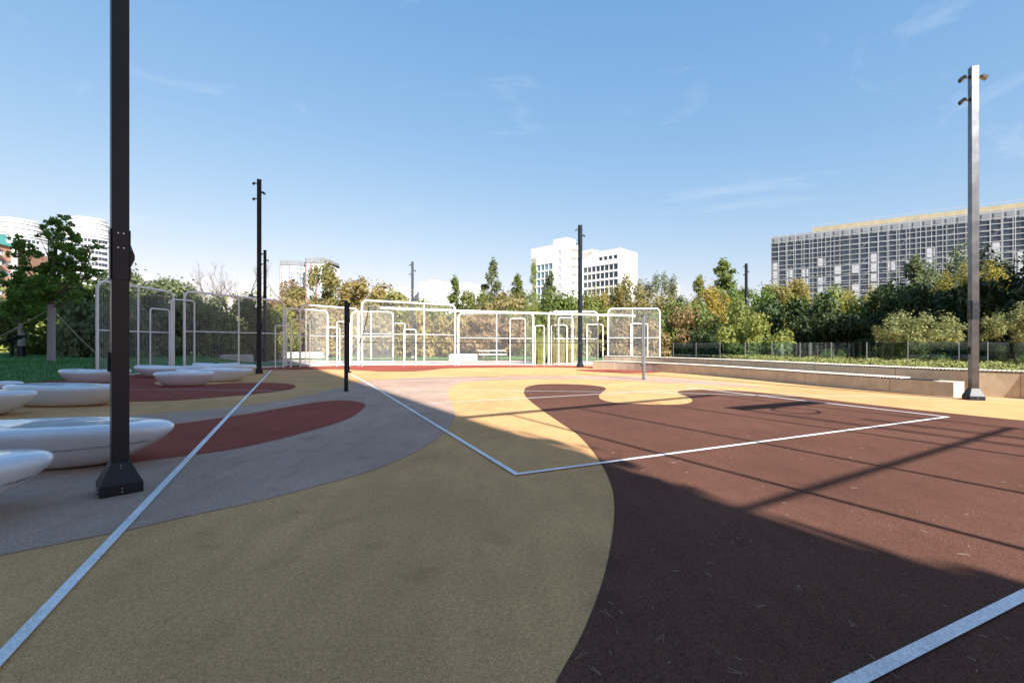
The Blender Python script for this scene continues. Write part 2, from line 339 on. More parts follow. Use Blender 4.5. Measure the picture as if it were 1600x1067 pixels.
# ------------------------------------------------------------ flood light masts
def mast(loc, rot, H, wd, label, lights, collar=True, base=True):
    r = thing('floodlight_mast', label, 'light mast', loc, rot, 'floodlight masts round the court')
    zb = .29 if base else 0
    MB().box((0, 0, (H + zb - .02) / 2), (wd, wd, H - zb + .02)).build('pole', M['anth'] if 8.2 < H < 8.3 else M['black'], r, bevel=.004)  # the sunlit mast alone gets a brighter metal, for its sun sheen
    if base:
        b = MB(); b.box((0, 0, .05), (.31, .31, .10)); b.box((0, 0, .195), (.31, .31, .19), top=((wd + .012) / .31, (wd + .012) / .31))
        bc = b.build('base_cover', M['black'], r, bevel=.003)
        for z, y in ((.26, -.078), (.235, -.088), (.065, -.158), (.035, -.158)):
            for a in (0, 1, 3):
                s_ = MB(); an = a * math.pi / 2; p = Vector((y * -math.sin(an), y * math.cos(an), z)); nn = Vector((-math.sin(an), math.cos(an), 0)) * -1
                s_.tube([p - nn * .004, p + nn * .006], .0065, 6).build('screw', M['steel'], bc)
    if collar:
        for a in range(4):
            an = a * math.pi / 2; nn = Vector((math.sin(an), -math.cos(an), 0)); tt = Vector((math.cos(an), math.sin(an), 0))
            c = nn * (wd / 2 + .006) + Vector((0, 0, 2.22))
            pl = MB(); pl.box(c, (wd * .92, .008, .47), an).build('splice_plate', M['black'], r, bevel=.002)
            for sx in (-.02, .02):
                for z in (2.415, 2.28):
                    p = nn * (wd / 2 + .010) + tt * sx + Vector((0, 0, z))
                    MB().tube([p - nn * .002, p + nn * .007], .006, 6).build('bolt', M['steel'], r)
        an = math.pi / 2; nn = Vector((1, 0, 0))
        br = MB(); br.add([(wd / 2 + .01, -.02, 2.10), (wd / 2 + .01, -.02, 2.34), (wd / 2 + .045, -.02, 2.23), (wd / 2 + .045, -.02, 2.19),
                           (wd / 2 + .01, .02, 2.10), (wd / 2 + .01, .02, 2.34), (wd / 2 + .045, .02, 2.23), (wd / 2 + .045, .02, 2.19)],
                          [(0, 3, 2, 1), (4, 5, 6, 7), (0, 4, 7, 3), (3, 7, 6, 2), (2, 6, 5, 1), (1, 5, 4, 0)])
        br.build('cleat', M['black'], r)
        MB().box((-wd / 2 - .012, 0.02, 1.22), (.02, .03, .18)).build('cable_cover', M['black'], r, bevel=.003)
    for (z, ang) in lights:
        d = Vector((math.cos(ang), math.sin(ang), 0)); e = Vector((-d.y, d.x, 0))
        fl = MB()
        p0 = d * (wd / 2) + Vector((0, 0, z)); p1 = d * (wd / 2 + .08) + Vector((0, 0, z))
        for s_ in (-.07, .07): fl.tube([p0 + e * s_ * .6, p1 + e * s_], .011, 6)
        fl.tube([p0 - e * .05, p0 + e * .05], .014, 6)
        f_o = fl.build('bracket', M['black'], r)
        tilt = Matrix.Rotation(ang, 4, 'Z') @ Matrix.Rotation(R(38), 4, 'Y')
        hb = MB(); hb.box((0, 0, 0), (.20, .17, .09)); 
        for k in range(5): hb.box((-.075 + k * .037, 0, .058), (.008, .15, .03))
        hb.v = [tuple(tilt @ (Vector(v) * .72) + p1 + d * .045 - Vector((0, 0, .02))) for v in hb.v]
        h_o = hb.build('floodlight', M['black'], r)
        lb = MB(); lb.box((0, 0, -.048), (.17, .14, .008)); lb.v = [tuple(tilt @ (Vector(v) * .72) + p1 + d * .045 - Vector((0, 0, .02))) for v in lb.v]
        lb.build('lens', M['lens'], h_o)
    return r
def lights_for(rot, dirs, H): return [(H - dz, ang - rot) for dz, ang in dirs]
# front-left mast: face normals at 316.9 and 226.9 degrees
lr = R(316.9 + 90)
p = g(187, 768); mast(p, lr, 9.0, .128, 'nearest dark square light mast, its top beyond the picture, beside the big white bench', lights_for(lr, ((.25, R(0)), (.7, R(180)), (.35, R(180))), 9.0))
rr = R(253.6 + 90)
p = g(1521, 624.5); mast(p, rr, 8.25, .150, 'sunlit steel light mast standing at the near end of the beige concrete seat wall', lights_for(rr, ((.22, R(150)), (.78, R(150)), (.27, R(-20))), 8.25))
p = g(405, 583.5); mast(p, R(28), zof(281, p.y), .19, 'black light mast in shade behind the cluster of white benches', lights_for(R(28), ((.18, R(195)), (.9, R(195)), (.62, R(-10))), zof(281, p.y)), base=True)
p = g(906.5, 573.5); mast(p, R(30), zof(352, p.y), .19, 'black light mast in front of the white apartment building', lights_for(R(30), ((.28, R(190)), (.62, R(-10)), (1.15, R(190))), zof(352, p.y)))
for px, ty, Z, lab in ((414, 391, 36, 'slim dark light mast directly behind the black mast near the white benches'), (644.5, 409, 41, 'distant dark light mast rising behind the widest white mesh frame'), (1166, 412, 46, 'distant dark light mast poking out of the trees left of the scaffolded building')):
    p = at(px, Z); H = zof(ty, Z); mast(p, R(20), H, .2, lab, lights_for(R(20), ((.3, R(185)), (.8, R(-5)), (1.1, R(185))), H), collar=False)

# ------------------------------------------------------------ white glossy lounge benches
def bench(cx, cy, Lx, Wd, rot, label, h=.455, taper=.12, nexp=2.5, marks=False, cap=False, dip=.06):
    r = thing('lounge_bench', label, 'bench', (cx, cy, .010), rot, 'white moulded benches')
    lv = [(0, .60, .58), (.03, .65, .65), (.12, .71, .74), (.26, .79, .83), (.42, .87, .90), (.56, .93, .95), (.68, .972, .98), (.77, .995, .998), (.83, 1, 1), (.89, .99, .975), (.94, .965, .935), (.975, .92, .87), (1.0, .85, .76)]
    n = 72; vs = []; fs = []
    def ring(z, a, b):
        for k in range(n):
            an = 2 * math.pi * k / n; c, s_ = math.cos(an), math.sin(an)
            x = math.copysign(abs(c) ** (2 / nexp), c); y = math.copysign(abs(s_) ** (2 / nexp), s_)
            yy = y * (1 - taper * x) * (1 - .16 * x * x * (0 if nexp < 2.2 else 1))
            up = .035 * x * x + .018 * math.sin(3.1 * x + cx)
            zz = z * h + up * (z ** 2)
            vs.append((x * a * Lx / 2, yy * b * Wd / 2, zz))
    for z, a, b in lv: ring(z, a, b)
    for q in (.9, .75, .55, .35, .15):
        ring(1.0 - dip * (1 - q * q), .85 * q, .76 * q)
    m = len(lv) + 5
    for i in range(m - 1):
        for k in range(n): fs.append((i * n + k, i * n + (k + 1) % n, (i + 1) * n + (k + 1) % n, (i + 1) * n + k))
    b = MB(); b.add(vs, fs, True); b.add(vs[-n:], [tuple(range(n))], True); b.add(vs[:n], [tuple(reversed(range(n)))])
    body = b.build('body', M['gloss'], r)
    def side(an, z):
        i = 0
        while i < len(lv) - 2 and lv[i + 1][0] < z: i += 1
        t = (z - lv[i][0]) / (lv[i + 1][0] - lv[i][0]); a = lv[i][1] + t * (lv[i + 1][1] - lv[i][1]); bb = lv[i][2] + t * (lv[i + 1][2] - lv[i][2])
        c, s_ = math.cos(an), math.sin(an); x = math.copysign(abs(c) ** (2 / nexp), c); y = math.copysign(abs(s_) ** (2 / nexp), s_)
        return Vector((x * a * Lx / 2 , y * (1 - taper * x) * (1 - .16 * x * x * (0 if nexp < 2.2 else 1)) * bb * Wd / 2, z * h))
    if marks:
        s_ = MB(); rd = random.Random(3)
        for k in range(46):
            an = R(-68) + k * R(1.15); z0 = .50 + .0022 * k
            o = (side(an, z0) - Vector((0, 0, z0 * h))).normalized() * .003
            pts = [side(an, z0 + rd.uniform(-.03, .0)) + o, side(an + R(.5), z0 + rd.uniform(.0, .035)) + o, side(an + R(1.05), z0 + rd.uniform(-.03, .01)) + o]
            s_.tube(pts, .0022, 4)
        s_.build('wavy_marking', M['etch'], body)
    if cap:
        s_ = MB(); pc = []
        for k in range(25):
            a = 2 * math.pi * k / 24
            q = side(R(-84) + R(2.4) * math.cos(a), .55 + .085 * math.sin(a)); pc.append(q + Vector((0, -.002, 0)))
        s_.tube(pc, .0022, 4); s_.build('plug_ring', M['etch'], body)
    return r
bench(-5.16, 2.98, 3.1, 1.2, R(42), 'white moulded bench cut off by the left picture edge, lowest in the photo', marks=True, taper=.1)
bench(-5.70, 5.24, 3.35, 1.12, R(6), 'biggest white moulded bench, running behind the nearest light mast', marks=True, cap=True, taper=.05)
bench(-10.08, 10.35, 2.5, .95, R(4), 'long white bench on yellow and red paving beyond the nearest light mast', taper=-.05)
bench(-12.95, 10.95, 2.7, .95, R(-6), 'white bench at left picture edge nearest the lawn, upper of two')
bench(-10.75, 8.75, 2.7, 1.0, R(14), 'white bench at left picture edge in front of another, pointed end on yellow paving')
bench(-14.72, 16.2, 2.35, .95, R(2), 'white bench beside the lawn under the leftmost mesh frame')
bench(-14.0, 18.9, 3.2, 1.15, R(-5), 'long white bench behind the small round one, in front of two mesh frames')
bench(-10.85, 15.2, 1.75, 1.1, R(3), 'short stubby white bench at the front of the rear cluster', nexp=2.9)
bench(-11.05, 17.0, 2.75, .95, R(0), 'white bench behind the short stubby one, its right end on yellow paving')
bench(-13.75, 21.3, 2.05, .8, R(5), 'farthest white bench, only its top showing above the others')
bench(-12.35, 19.9, 2.35, .95, R(4), 'white bench reaching right up to the black light mast')

# ------------------------------------------------------------ white mesh frames
def frame(x0, b0, t0, x1, b1, t1, label, mids=(), rail=None, door=(), thick=.105, wires=True, base_z=0.0, cell=.075):
    P0, P1 = g(x0, b0), g(x1, b1)
    h0 = zof(t0, P0.y); h1_ = zof(t1, P1.y)
    d = (P1 - P0); Ln = d.length; d.normalize(); rz = math.atan2(d.y, d.x)
    r = thing('mesh_frame', label, 'mesh frame', P0, rz, 'white mesh frames at the far end of the court')
    rad = .32; pts = [(0, 0, 0)]
    H = lambda x: h0 + (h1_ - h0) * x / Ln
    for k in range(7):
        a = math.pi / 2 * k / 6; pts.append((rad - rad * math.cos(a), 0, H(0) - thick / 2 - rad + rad * math.sin(a)))
    for k in range(7):
        a = math.pi / 2 * k / 6; pts.append((Ln - rad + rad * math.sin(a), 0, H(Ln) - thick / 2 - rad + rad * math.cos(a)))
    pts.append((Ln, 0, 0))
    MB().tube(pts, thick / 2, 12).build('outer_frame', M['white'], r)
    zb = .09
    MB().box((Ln / 2, 0, zb), (Ln - thick, .05, .05)).build('bottom_rail', M['white'], r)
    def along(px):                          # where the view line through px meets the frame plane
        k = (px - 800) / F; return (k * P0.y - P0.x) / (d.x - k * d.y)
    for px in mids:
        x = along(px); m = MB().box((x, .0, (zb + .026 + H(x) - thick) / 2), (.055, .045, H(x) - thick - zb - .026)).build('mullion', M['white'], r)
    if rail:
        z0 = zof(rail[0], P0.y); z1 = zof(rail[1], P1.y)
        MB().tube([(thick / 2, -.03, z0), (Ln - thick / 2, -.03, z1)], .024, 6).build('middle_rail', M['white'], r)
    if wires:
        m = MB(); e = .0019; x = cell
        while x < Ln - thick / 2:
            hh = H(x) - thick * .6
            m.tube([(x, .02, zb), (x, .02, hh - (.08 if x < .2 or x > Ln - .2 else 0))], e, 4, False, False); x += cell
        z = zb + cell
        while z < min(h0, h1_) - thick: m.tube([(thick / 2, .027, z), (Ln - thick / 2, .027, z)], e, 4, False, False); z += cell
        m.build('wire_mesh', M['white'], r)
    for (xa, xb, ty, off) in door:
        a, b = along(xa), along(xb); 
        Yd = P0.y + d.y * (a + b) / 2; zt = zof(ty, Yd) * (1 - 0) - off * .0
        rd = .12; q = [(a, -off, 0)]
        for k in range(5):
            t_ = math.pi / 2 * k / 4; q.append((a + rd - rd * math.cos(t_), -off, zt - rd + rd * math.sin(t_)))
        for k in range(5):
            t_ = math.pi / 2 * k / 4; q.append((b - rd + rd * math.sin(t_), -off, zt - rd + rd * math.cos(t_)))
        q.append((b, -off, 0))
        MB().tube(q, .033, 8).build('hoop_rail', M['white'], r)
    return r
frame(152, 592, 436, 271, 583, 455, 'leftmost white mesh frame beside the lawn, in shade', (216,), (516, 520), ((232, 262, 483, .09),))
frame(288, 583.5, 453, 443, 574.5, 469.5, 'shaded white mesh frame with bare trees above it, crossed by the black mast', (373,), (517.5, 521.5), ((265, 301, 469, .12), (428, 452, 509, .1)))
frame(447, 572.5, 480, 512, 569, 485, 'white mesh frame set back behind the pair left of the dark net post', (478,), (525, 525.5), ((509, 529, 512, .1),))
frame(469, 573.5, 475, 560, 571.5, 481, 'white mesh frame right behind the dark net post', (), (525, 525.5), ((455, 484, 500, .1), (526, 546, 503, .1)), wires=True)
frame(549, 566, 486, 614, 566, 486.5, 'set back white mesh frame overlapped by the widest one', (580,), (525.5, 525.5), ((615, 633, 505, .1),))
frame(565.5, 571.5, 468, 711, 571, 475, 'widest and tallest sunlit white mesh frame, behind the net', (663,), (521.5, 523.5), ((631, 650, 515, .1),), thick=.13)
frame(716, 571, 487.5, 833, 571, 487.5, 'white mesh frame with the picnic table seen through it', (776,), (528, 529), ((797, 820.5, 498, .1), (836, 850, 509, .12)), thick=.13)
frame(857, 570.5, 485.5, 934, 570, 485.5, 'white mesh frame crossed by the black mast at the end of the seat wall', (894,), (529, 529.5), ((861, 885, 508, .12), (871, 893, 497, .3), (916, 941, 507, .12)), thick=.11)
frame(950, 571, 481, 1031, 569.5, 481, 'rightmost white mesh frame standing behind the concrete seat wall', (988,), (528, 528), ((984, 1010, 506, .12),), thick=.11)

# ------------------------------------------------------------ volleyball posts and net
PL, PR = g(541, 611.5), g(1006, 593)
nd = (PR - PL); nl = nd.length; nd.normalize(); nrz = math.atan2(nd.y, nd.x)
def vpost(p, side, H, label, m):
    r = thing('net_post', label, 'net post', p, nrz, 'volleyball posts')
    MB().tube([(0, 0, 0), (0, 0, H)], .060, 10).build('post', m, r)
    MB().box((side * .068, 0, H / 2 + .26), (.05, .045, H - .6)).build('tension_rail', m, r, bevel=.004)
    q = MB(); q.tube([(side * .085, -.035, H - .06), (side * .085, .035, H - .06)], .035, 10); q.build('pulley', M['net'], r)
    q = MB(); q.tube([(side * .10, -.03, .56), (side * .10, .03, .56)], .03, 8); q.box((side * .10, -.06, .56), (.1, .02, .02)); q.build('winch', M['net'], r)
    MB().tube([(0, 0, H), (0, 0, H + .02)], .052, 10).build('cap', M['black'], r)
    MB().tube([(0, 0, .0), (0, 0, .02)], .085, 12).build('floor_ring', M['black'], r)
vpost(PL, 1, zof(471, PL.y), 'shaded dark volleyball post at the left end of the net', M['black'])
vpost(PR, -1, zof(492, PR.y), 'sunlit grey volleyball post at the right end of the net', mat('grey_post', (.16, .17, .19), .35, metal=.3, noise=[(5, .15, 3)]))  # lighter coat than its twin: sunlight put into the post colour
nr = thing('volleyball_net', 'volleyball net with white top band and black bottom cord', 'net', PL, nrz)
xa, xb = nl * .058, nl * .962; zt, zb_ = 2.50, 1.43
def sag(x, z): return z - .02 * math.sin(math.pi * (x - xa) / (xb - xa))
top = [(xa + (xb - xa) * k / 24, 0, sag(xa + (xb - xa) * k / 24, zt)) for k in range(25)]
m = MB(); 
for k in range(24):
    a, b = top[k], top[k + 1]; vs = []
    for q in (a, b):
        vs += [(q[0], -.006, q[2] - .065), (q[0], .006, q[2] - .065), (q[0], .006, q[2]), (q[0], -.006, q[2])]
    m.add(vs, [(0, 4, 5, 1), (1, 5, 6, 2), (2, 6, 7, 3), (3, 7, 4, 0)])
m.build('top_band', M['white'], nr)
m = MB(); m.tube([(q[0], 0, q[2] - (zt - zb_)) for q in top], .012, 6); m.build('bottom_cord', M['net'], nr)
m = MB(); x = xa
while x < xb: m.tube([(x, 0, sag(x, zb_)), (x, 0, sag(x, zt) - .06)], .0011, 3, False, False); x += .10
z = zb_ + .1
while z < zt - .08: m.tube([(xa, 0, z), (xb, 0, z)], .0011, 3, False, False); z += .10
m.build('netting', M['net'], nr)
MB().tube([(xa, -.01, zt - .02), (xa - .06, 0, zt - .4), (xa - .22, 0, zb_ + .05), (xa - .27, 0, zb_)], .014, 6).build('side_cord', M['net'], nr)
m = MB(); m.tube([(xa - .27, 0, zb_), (xa, 0, zb_)], .012, 5); m.tube([(xa - .27, 0, zb_), (.12, 0, .98)], .006, 5); m.tube([(.09, 0, zof(474, PL.y)), (xa, 0, zt - .03)], .005, 5)
m.tube([(xb, 0, zt - .03), (nl - .08, 0, zt + .02)], .006, 5); m.tube([(xb, 0, zb_), (nl - .1, 0, 1.0)], .006, 5); m.build('tension_rope', M['net'], nr)

# ------------------------------------------------------------ concrete seat walls with slats
def normals(P):
    o = []
    for i, p in enumerate(P):
        t = (P[min(i + 1, len(P) - 1)] - P[max(i - 1, 0)]).normalized(); o.append(Vector((-t.y, t.x)))
    return o
low = smooth([g(926, 575.7), g(1000, 579.3), g(1090, 585.3), g(1200, 595.2), g(1300, 604.8), g(1405, 614), g(1490, 620.8)], 8, False)
nn = normals(low)
def off(P, nn, d): return [p + n_ * d for p, n_ in zip(P, nn)]
def wall(P, nn, th, z0, z1, cap_in=.0):
    m = MB(); a = P; b = off(P, nn, th); k = len(P)
    vs = [(p.x, p.y, z0) for p in a] + [(p.x, p.y, z1) for p in a] + [(p.x, p.y, z0) for p in b] + [(p.x, p.y, z1) for p in b]
    fs = []
    for i in range(k - 1):
        fs += [(i, i + 1, k + i + 1, k + i), (k + i, k + i + 1, 3 * k + i + 1, 3 * k + i), (2 * k + i + 1, 2 * k + i, 3 * k + i, 3 * k + i + 1)]
    fs += [(0, k, 3 * k, 2 * k), (k - 1, 3 * k - 1, 4 * k - 1, 2 * k - 1)]
    m.add(vs, fs); return m
def slats(P, nn, d0, d1, z, pitch=.085, sw=.05, th=.028, s0=.0, s1=None):
    m = MB(); acc = 0; tot = sum((P[i + 1] - P[i]).length for i in range(len(P) - 1)); s1 = s1 or tot
    for i in range(len(P) - 1):
        seg = P[i + 1] - P[i]; ln = seg.length; d = seg / ln; k = math.ceil(acc / pitch) * pitch
        while k < acc + ln:
            if s0 <= k <= s1:
                f = (k - acc) / ln; p = P[i].lerp(P[i + 1], f); nv = nn[i].lerp(nn[i + 1], f).normalized()
                c = p + nv * (d0 + d1) / 2; m.box((c.x, c.y, z + th / 2), (sw, d1 - d0, th), math.atan2(d.y, d.x))
            k += pitch
        acc += ln
    return m, tot
s1 = thing('seat_wall', 'lower beige concrete seat wall with slatted top, its end beside the sunlit mast', 'seat wall', (0, 0, 0))
sgn = 1 if nn[len(nn) // 2].x > 0 else -1
nn = [n_ * sgn for n_ in nn]
wall(low, nn, .62, 0, .39).build('wall', M['concrete'], s1)
m, tot = slats(low, nn, -.015, .50, .418, s1=None)
m, _ = slats(low, nn, -.015, .50, .418, s0=.1, s1=tot - 1.1); m.build('slat_seat', M['slat'], s1)
k = len(low); m = wall(low[:-3], nn[:-3], .0, 0, 0); m = wall(off(low, nn, .03)[1:-3], nn[1:-3], .40, .392, .416); m.build('slat_bearer', M['dark'], s1)  # dark strip under the slats stands in for shade in the gaps
up_front = off(low, nn, .95)
up_front = [Vector(p) for p in up_front] + [Vector((12.95, 11.5)), Vector((13.6, 10.2)), Vector((14.6, 8.2)), Vector((15.8, 5.8)), Vector((17.4, 2.5))]
up_front[-7] = up_front[-7]
nu = normals(up_front); nu = [n_ * (1 if n_.x > 0 else -1) for n_ in nu]
s2 = thing('seat_wall', 'upper beige concrete seat wall edging the planting, passing behind the sunlit mast', 'seat wall', (0, 0, 0))
wall(up_front, nu, .55, 0, .645).build('wall', M['concrete'], s2)
m, tot = slats(up_front, nu, -.015, .45, .673, s0=.1); m.build('slat_seat', M['slat'], s2)
wall(off(up_front, nu, .03), nu, .36, .647, .671).build('slat_bearer', M['dark'], s2)
for s_, P_, n_, z_ in ((s1, low, nn, .39), (s2, up_front, nu, .645)):
    m = MB(); acc = 0; nxt = 1.3
    for i in range(len(P_) - 1):
        ln = (P_[i + 1] - P_[i]).length
        if acc + ln > nxt:
            p = P_[i].lerp(P_[i + 1], (nxt - acc) / ln) - n_[i] * .0015; dd = (P_[i + 1] - P_[i]).normalized()
            m.box((p.x, p.y, z_ / 2), (.012, .004, z_ - .01), math.atan2(dd.y, dd.x)); nxt += 2.6
        acc += ln
    m.build('joint', mat('joint', (.20, .16, .12), .9), s_)
# planter soil behind the upper wall
pb = off(up_front, nu, .56); far_e = off(up_front, nu, 3.6)
m = MB(); kk = len(pb)
m.add([(p.x, p.y, .60) for p in pb] + [(p.x, p.y, .60) for p in far_e] + [(p.x, p.y, -.05) for p in far_e], [(i, i + 1, kk + i + 1, kk + i) for i in range(kk - 1)] + [(kk + i, kk + i + 1, 2 * kk + i + 1, 2 * kk + i) for i in range(kk - 1)])
struct(m, 'planting_bed', M['soil'])
bb = [p + n_ * 2.5 for p, n_ in zip(far_e, nu)]
# glass balustrade
fe = off(up_front, nu, 2.9); fe = [p for p in fe]
gf = thing('glass_fence', 'long glass balustrade with slim posts behind the planting', 'fence', (0, 0, 0))
acc = 0; pitch = 1.42; pts = []; nxt = 0
for i in range(len(fe) - 1):
    ln = (fe[i + 1] - fe[i]).length
    while acc + ln >= nxt: pts.append(fe[i].lerp(fe[i + 1], (nxt - acc) / ln)); nxt += pitch
    acc += ln
ztop = 1.445
pts = [p for p in pts if 800 + p.x / p.y * F > 1036 or p.y < 5]
for i, p in enumerate(pts):
    MB().box((p.x, p.y, (.60 + ztop) / 2), (.022, .022, ztop - .60), .6).build('post', M['scaf'], gf)
    if i < len(pts) - 1:
        q = pts[i + 1]; c = (p + q) / 2; d = q - p
        MB().box((c.x, c.y, (.66 + ztop - .01) / 2), (d.length - .05, .012, ztop - .67), math.atan2(d.y, d.x)).build('glass_pane', M['glass'], gf)
m = MB()
for i in range(len(pts) - 1):
    p, q = pts[i], pts[i + 1]; c = (p + q) / 2; d = q - p; m.box((c.x, c.y, .61), (d.length, .10, .09), math.atan2(d.y, d.x))
m.build('bottom_channel', M['black'], gf)

# ------------------------------------------------------------ vegetation
def leaf(mb, p, nrm, s, rd, asp=.62):
    a = Vector((rd.gauss(0, 1), rd.gauss(0, 1), rd.gauss(0, 1))); x = nrm.cross(a)
    if x.length < 1e-3: x = Vector((1, 0, 0))
    x.normalize(); y = nrm.cross(x).normalized()
    mb.add([p - x * s, p - y * s * asp + nrm * s * .12, p + x * s, p + y * s * asp + nrm * s * .12], [(0, 1, 2, 3)])
def crown_mesh(kind, seed, nleaf, ls, asp=1.0):
    """unit crown: radius 1, height 0..1; shape by kind"""
    rd = random.Random(seed); blobs = []
    if kind == 'round':
        for k in range(34):
            a = rd.uniform(0, 6.283); q = rd.uniform(0, 1) ** .5 * .78; z = rd.uniform(.12, .86)
            lim = math.sqrt(max(.05, 1 - ((z - .45) / .62) ** 2)); blobs.append((q * lim * math.cos(a), q * lim * math.sin(a), z, rd.uniform(.14, .26), rd.uniform(.09, .17)))
    elif kind == 'bush':
        for k in range(40):
            a = rd.uniform(0, 6.283); q = rd.uniform(0, 1) ** .5 * .85; z = rd.uniform(.04, .80) * (1 - .35 * q)
            blobs.append((q * math.cos(a), q * math.sin(a), z + .02, rd.uniform(.14, .28), rd.uniform(.08, .18)))
    elif kind == 'shrub':
        for k in range(90):
            v = Vector((rd.gauss(0, 1), rd.gauss(0, 1), rd.gauss(0, 1))).normalized() * rd.random() ** .45
            if v.z < -.2 and math.hypot(v.x, v.y) > .55: continue
            blobs.append((v.x * .85, v.y * .85, .5 + v.z * .46, rd.uniform(.05, .17), rd.uniform(.05, .13)))
    elif kind == 'airy':
        for k in range(26):
            a = rd.uniform(0, 6.283); q = rd.uniform(.1, 1) ** .6 * .8; z = rd.uniform(.15, .92)
            lim = math.sqrt(max(.08, 1 - ((z - .5) / .55) ** 2)); blobs.append((q * lim * math.cos(a), q * lim * math.sin(a), z, rd.uniform(.10, .22), rd.uniform(.05, .12)))
    elif kind == 'tall':
        for k in range(38):
            z = rd.uniform(.05, .97); a = rd.uniform(0, 6.283); lim = .92 * (1 - z) ** .62 + .06; q = rd.uniform(.1, 1) * lim * .8
            blobs.append((q * math.cos(a), q * math.sin(a), z, rd.uniform(.12, .26) * (1.1 - .6 * z), rd.uniform(.03, .07)))
    elif kind == 'column':
        for k in range(44):
            z = rd.uniform(.03, .97); a = rd.uniform(0, 6.283); lim = .85 * min(1, (1 - z) * 2.4 + .08) * min(1, z * 4 + .4); q = rd.uniform(0, 1) * lim * .75
            blobs.append((q * math.cos(a), q * math.sin(a), z, rd.uniform(.2, .38) * (1 - .4 * z), rd.uniform(.03, .055)))
    mb = MB(); tot = sum(b[3] ** 2 for b in blobs)
    for (bx, by, bz, br, bh) in blobs:
        c = Vector((bx, by, bz)); cnt = int(nleaf * br * br / tot)
        for k in range(cnt):
            v = Vector((rd.gauss(0, 1), rd.gauss(0, 1), rd.gauss(0, 1))).normalized()
            q = rd.uniform(.35, 1.12) ** .7 * (1 + (rd.random() ** 2 * .7 if rd.random() < .28 else 0))
            p = c + Vector((v.x * br * q, v.y * br * q, v.z * bh * q))
            if p.z < 0: p.z = rd.uniform(0, .04)
            nr_ = (v + Vector((rd.gauss(0, .5), rd.gauss(0, .5), rd.gauss(0, .5) + .3))).normalized()
            o_ = len(mb.v); leaf(mb, p, nr_, ls * rd.uniform(.6, 1.3), rd)
            mb.v[o_:] = [(q_[0], q_[1], p.z + (q_[2] - p.z) / asp) for q_ in mb.v[o_:]]
    zm = sorted(v[2] for v in mb.v)[int(len(mb.v) * .997)]; rm = sorted(math.hypot(v[0], v[1]) for v in mb.v)[int(len(mb.v) * .985)]
    mb.v = [(x / rm, y / rm, z / zm) for x, y, z in mb.v]
    return mb
ME = {}
def leaf_data(kind, lm, seed, nleaf=8500, ls=.043, asp=1.0):
    asp = min((1.0, 1.5, 2.2, 3.0, 4.2, 6.0), key=lambda q: abs(math.log(q / asp)))
    key = (kind, lm, seed, nleaf, asp)
    if key not in ME:
        o = crown_mesh(kind, seed, nleaf, ls, asp).build('crown', LM[lm]); ME[key] = o.data; bpy.data.objects.remove(o)
    return ME[key]
def trunk_mb(h, r, lean=0.0, limbs=5, seed=1):
    rd = random.Random(seed); m = MB()
    pts = [(lean * h * (k / 5) ** 2 + rd.uniform(-.02, .02) * h * .3, rd.uniform(-.02, .02) * h * .3, h * k / 5) for k in range(6)]; pts[0] = (0, 0, 0)
    m.tube(pts, [r * (1.25 - .2 * k) for k in range(6)], 7)
    for k in range(limbs):
        a = rd.uniform(0, 6.28); z = h * rd.uniform(.4, .9); ln = h * rd.uniform(.25, .45); i = int(z / h * 5); b = Vector(pts[i]).lerp(Vector(pts[i + 1]), z / h * 5 - i)
        e = b + Vector((math.cos(a) * ln * .7, math.sin(a) * ln * .7, ln * .75)); mid = b.lerp(e, .5) + Vector((math.cos(a) * ln * .1, math.sin(a) * ln * .1, -ln * .04))
        m.tube([b, mid, e], [r * .5, r * .32, r * .12], 5)
    return m
TR = {}
def tree(px, ty, Z, wpx, kind, lm, label, z0=0.0, fine=False, clear=.0, seed=None, cat='tree', name=None, group='trees round the playground'):
    p = at(px, Z, z0); H = zof(ty, Z) - z0; rad = wpx / F * Z / 2 * {'bush': 1.3, 'tall': 1.35, 'round': 1.15, 'airy': 1.15, 'shrub': 1.1, 'column': 1.1}[kind]; seed = seed if seed is not None else int(px * 7) % 3
    name = name or {'shrub': 'shrub', 'round': 'broadleaf_tree', 'bush': 'bushy_tree', 'airy': 'airy_tree', 'tall': 'tall_tree', 'column': 'poplar_tree'}[kind]
    r = thing(name, label, cat, p, (px * 1.7) % 6.28, group)
    if 'k' not in TR: o = trunk_mb(1.0, .022, seed=4).build('trunk', M['bark']); TR['k'] = o.data; bpy.data.objects.remove(o)
    if 's' not in TR: o = trunk_mb(1.0, .016, limbs=0, seed=6).build('trunk', M['bark']); TR['s'] = o.data; bpy.data.objects.remove(o)
    tk = bpy.data.objects.new('trunk', TR['s' if kind in ('tall', 'column') else 'k']); C.objects.link(tk); tk.parent = r; tk.scale = (H * .8, H * .8, H * .8)
    cr_ = bpy.data.objects.new('crown', leaf_data(kind, lm, seed, 8000, .027, H / rad) if fine else leaf_data(kind, lm, seed, asp=H * (1 - clear) / rad)); C.objects.link(cr_); cr_.parent = r
    cr_.location = (0, 0, H * clear); cr_.scale = (rad, rad, H * (1 - clear) * .98)
    return r
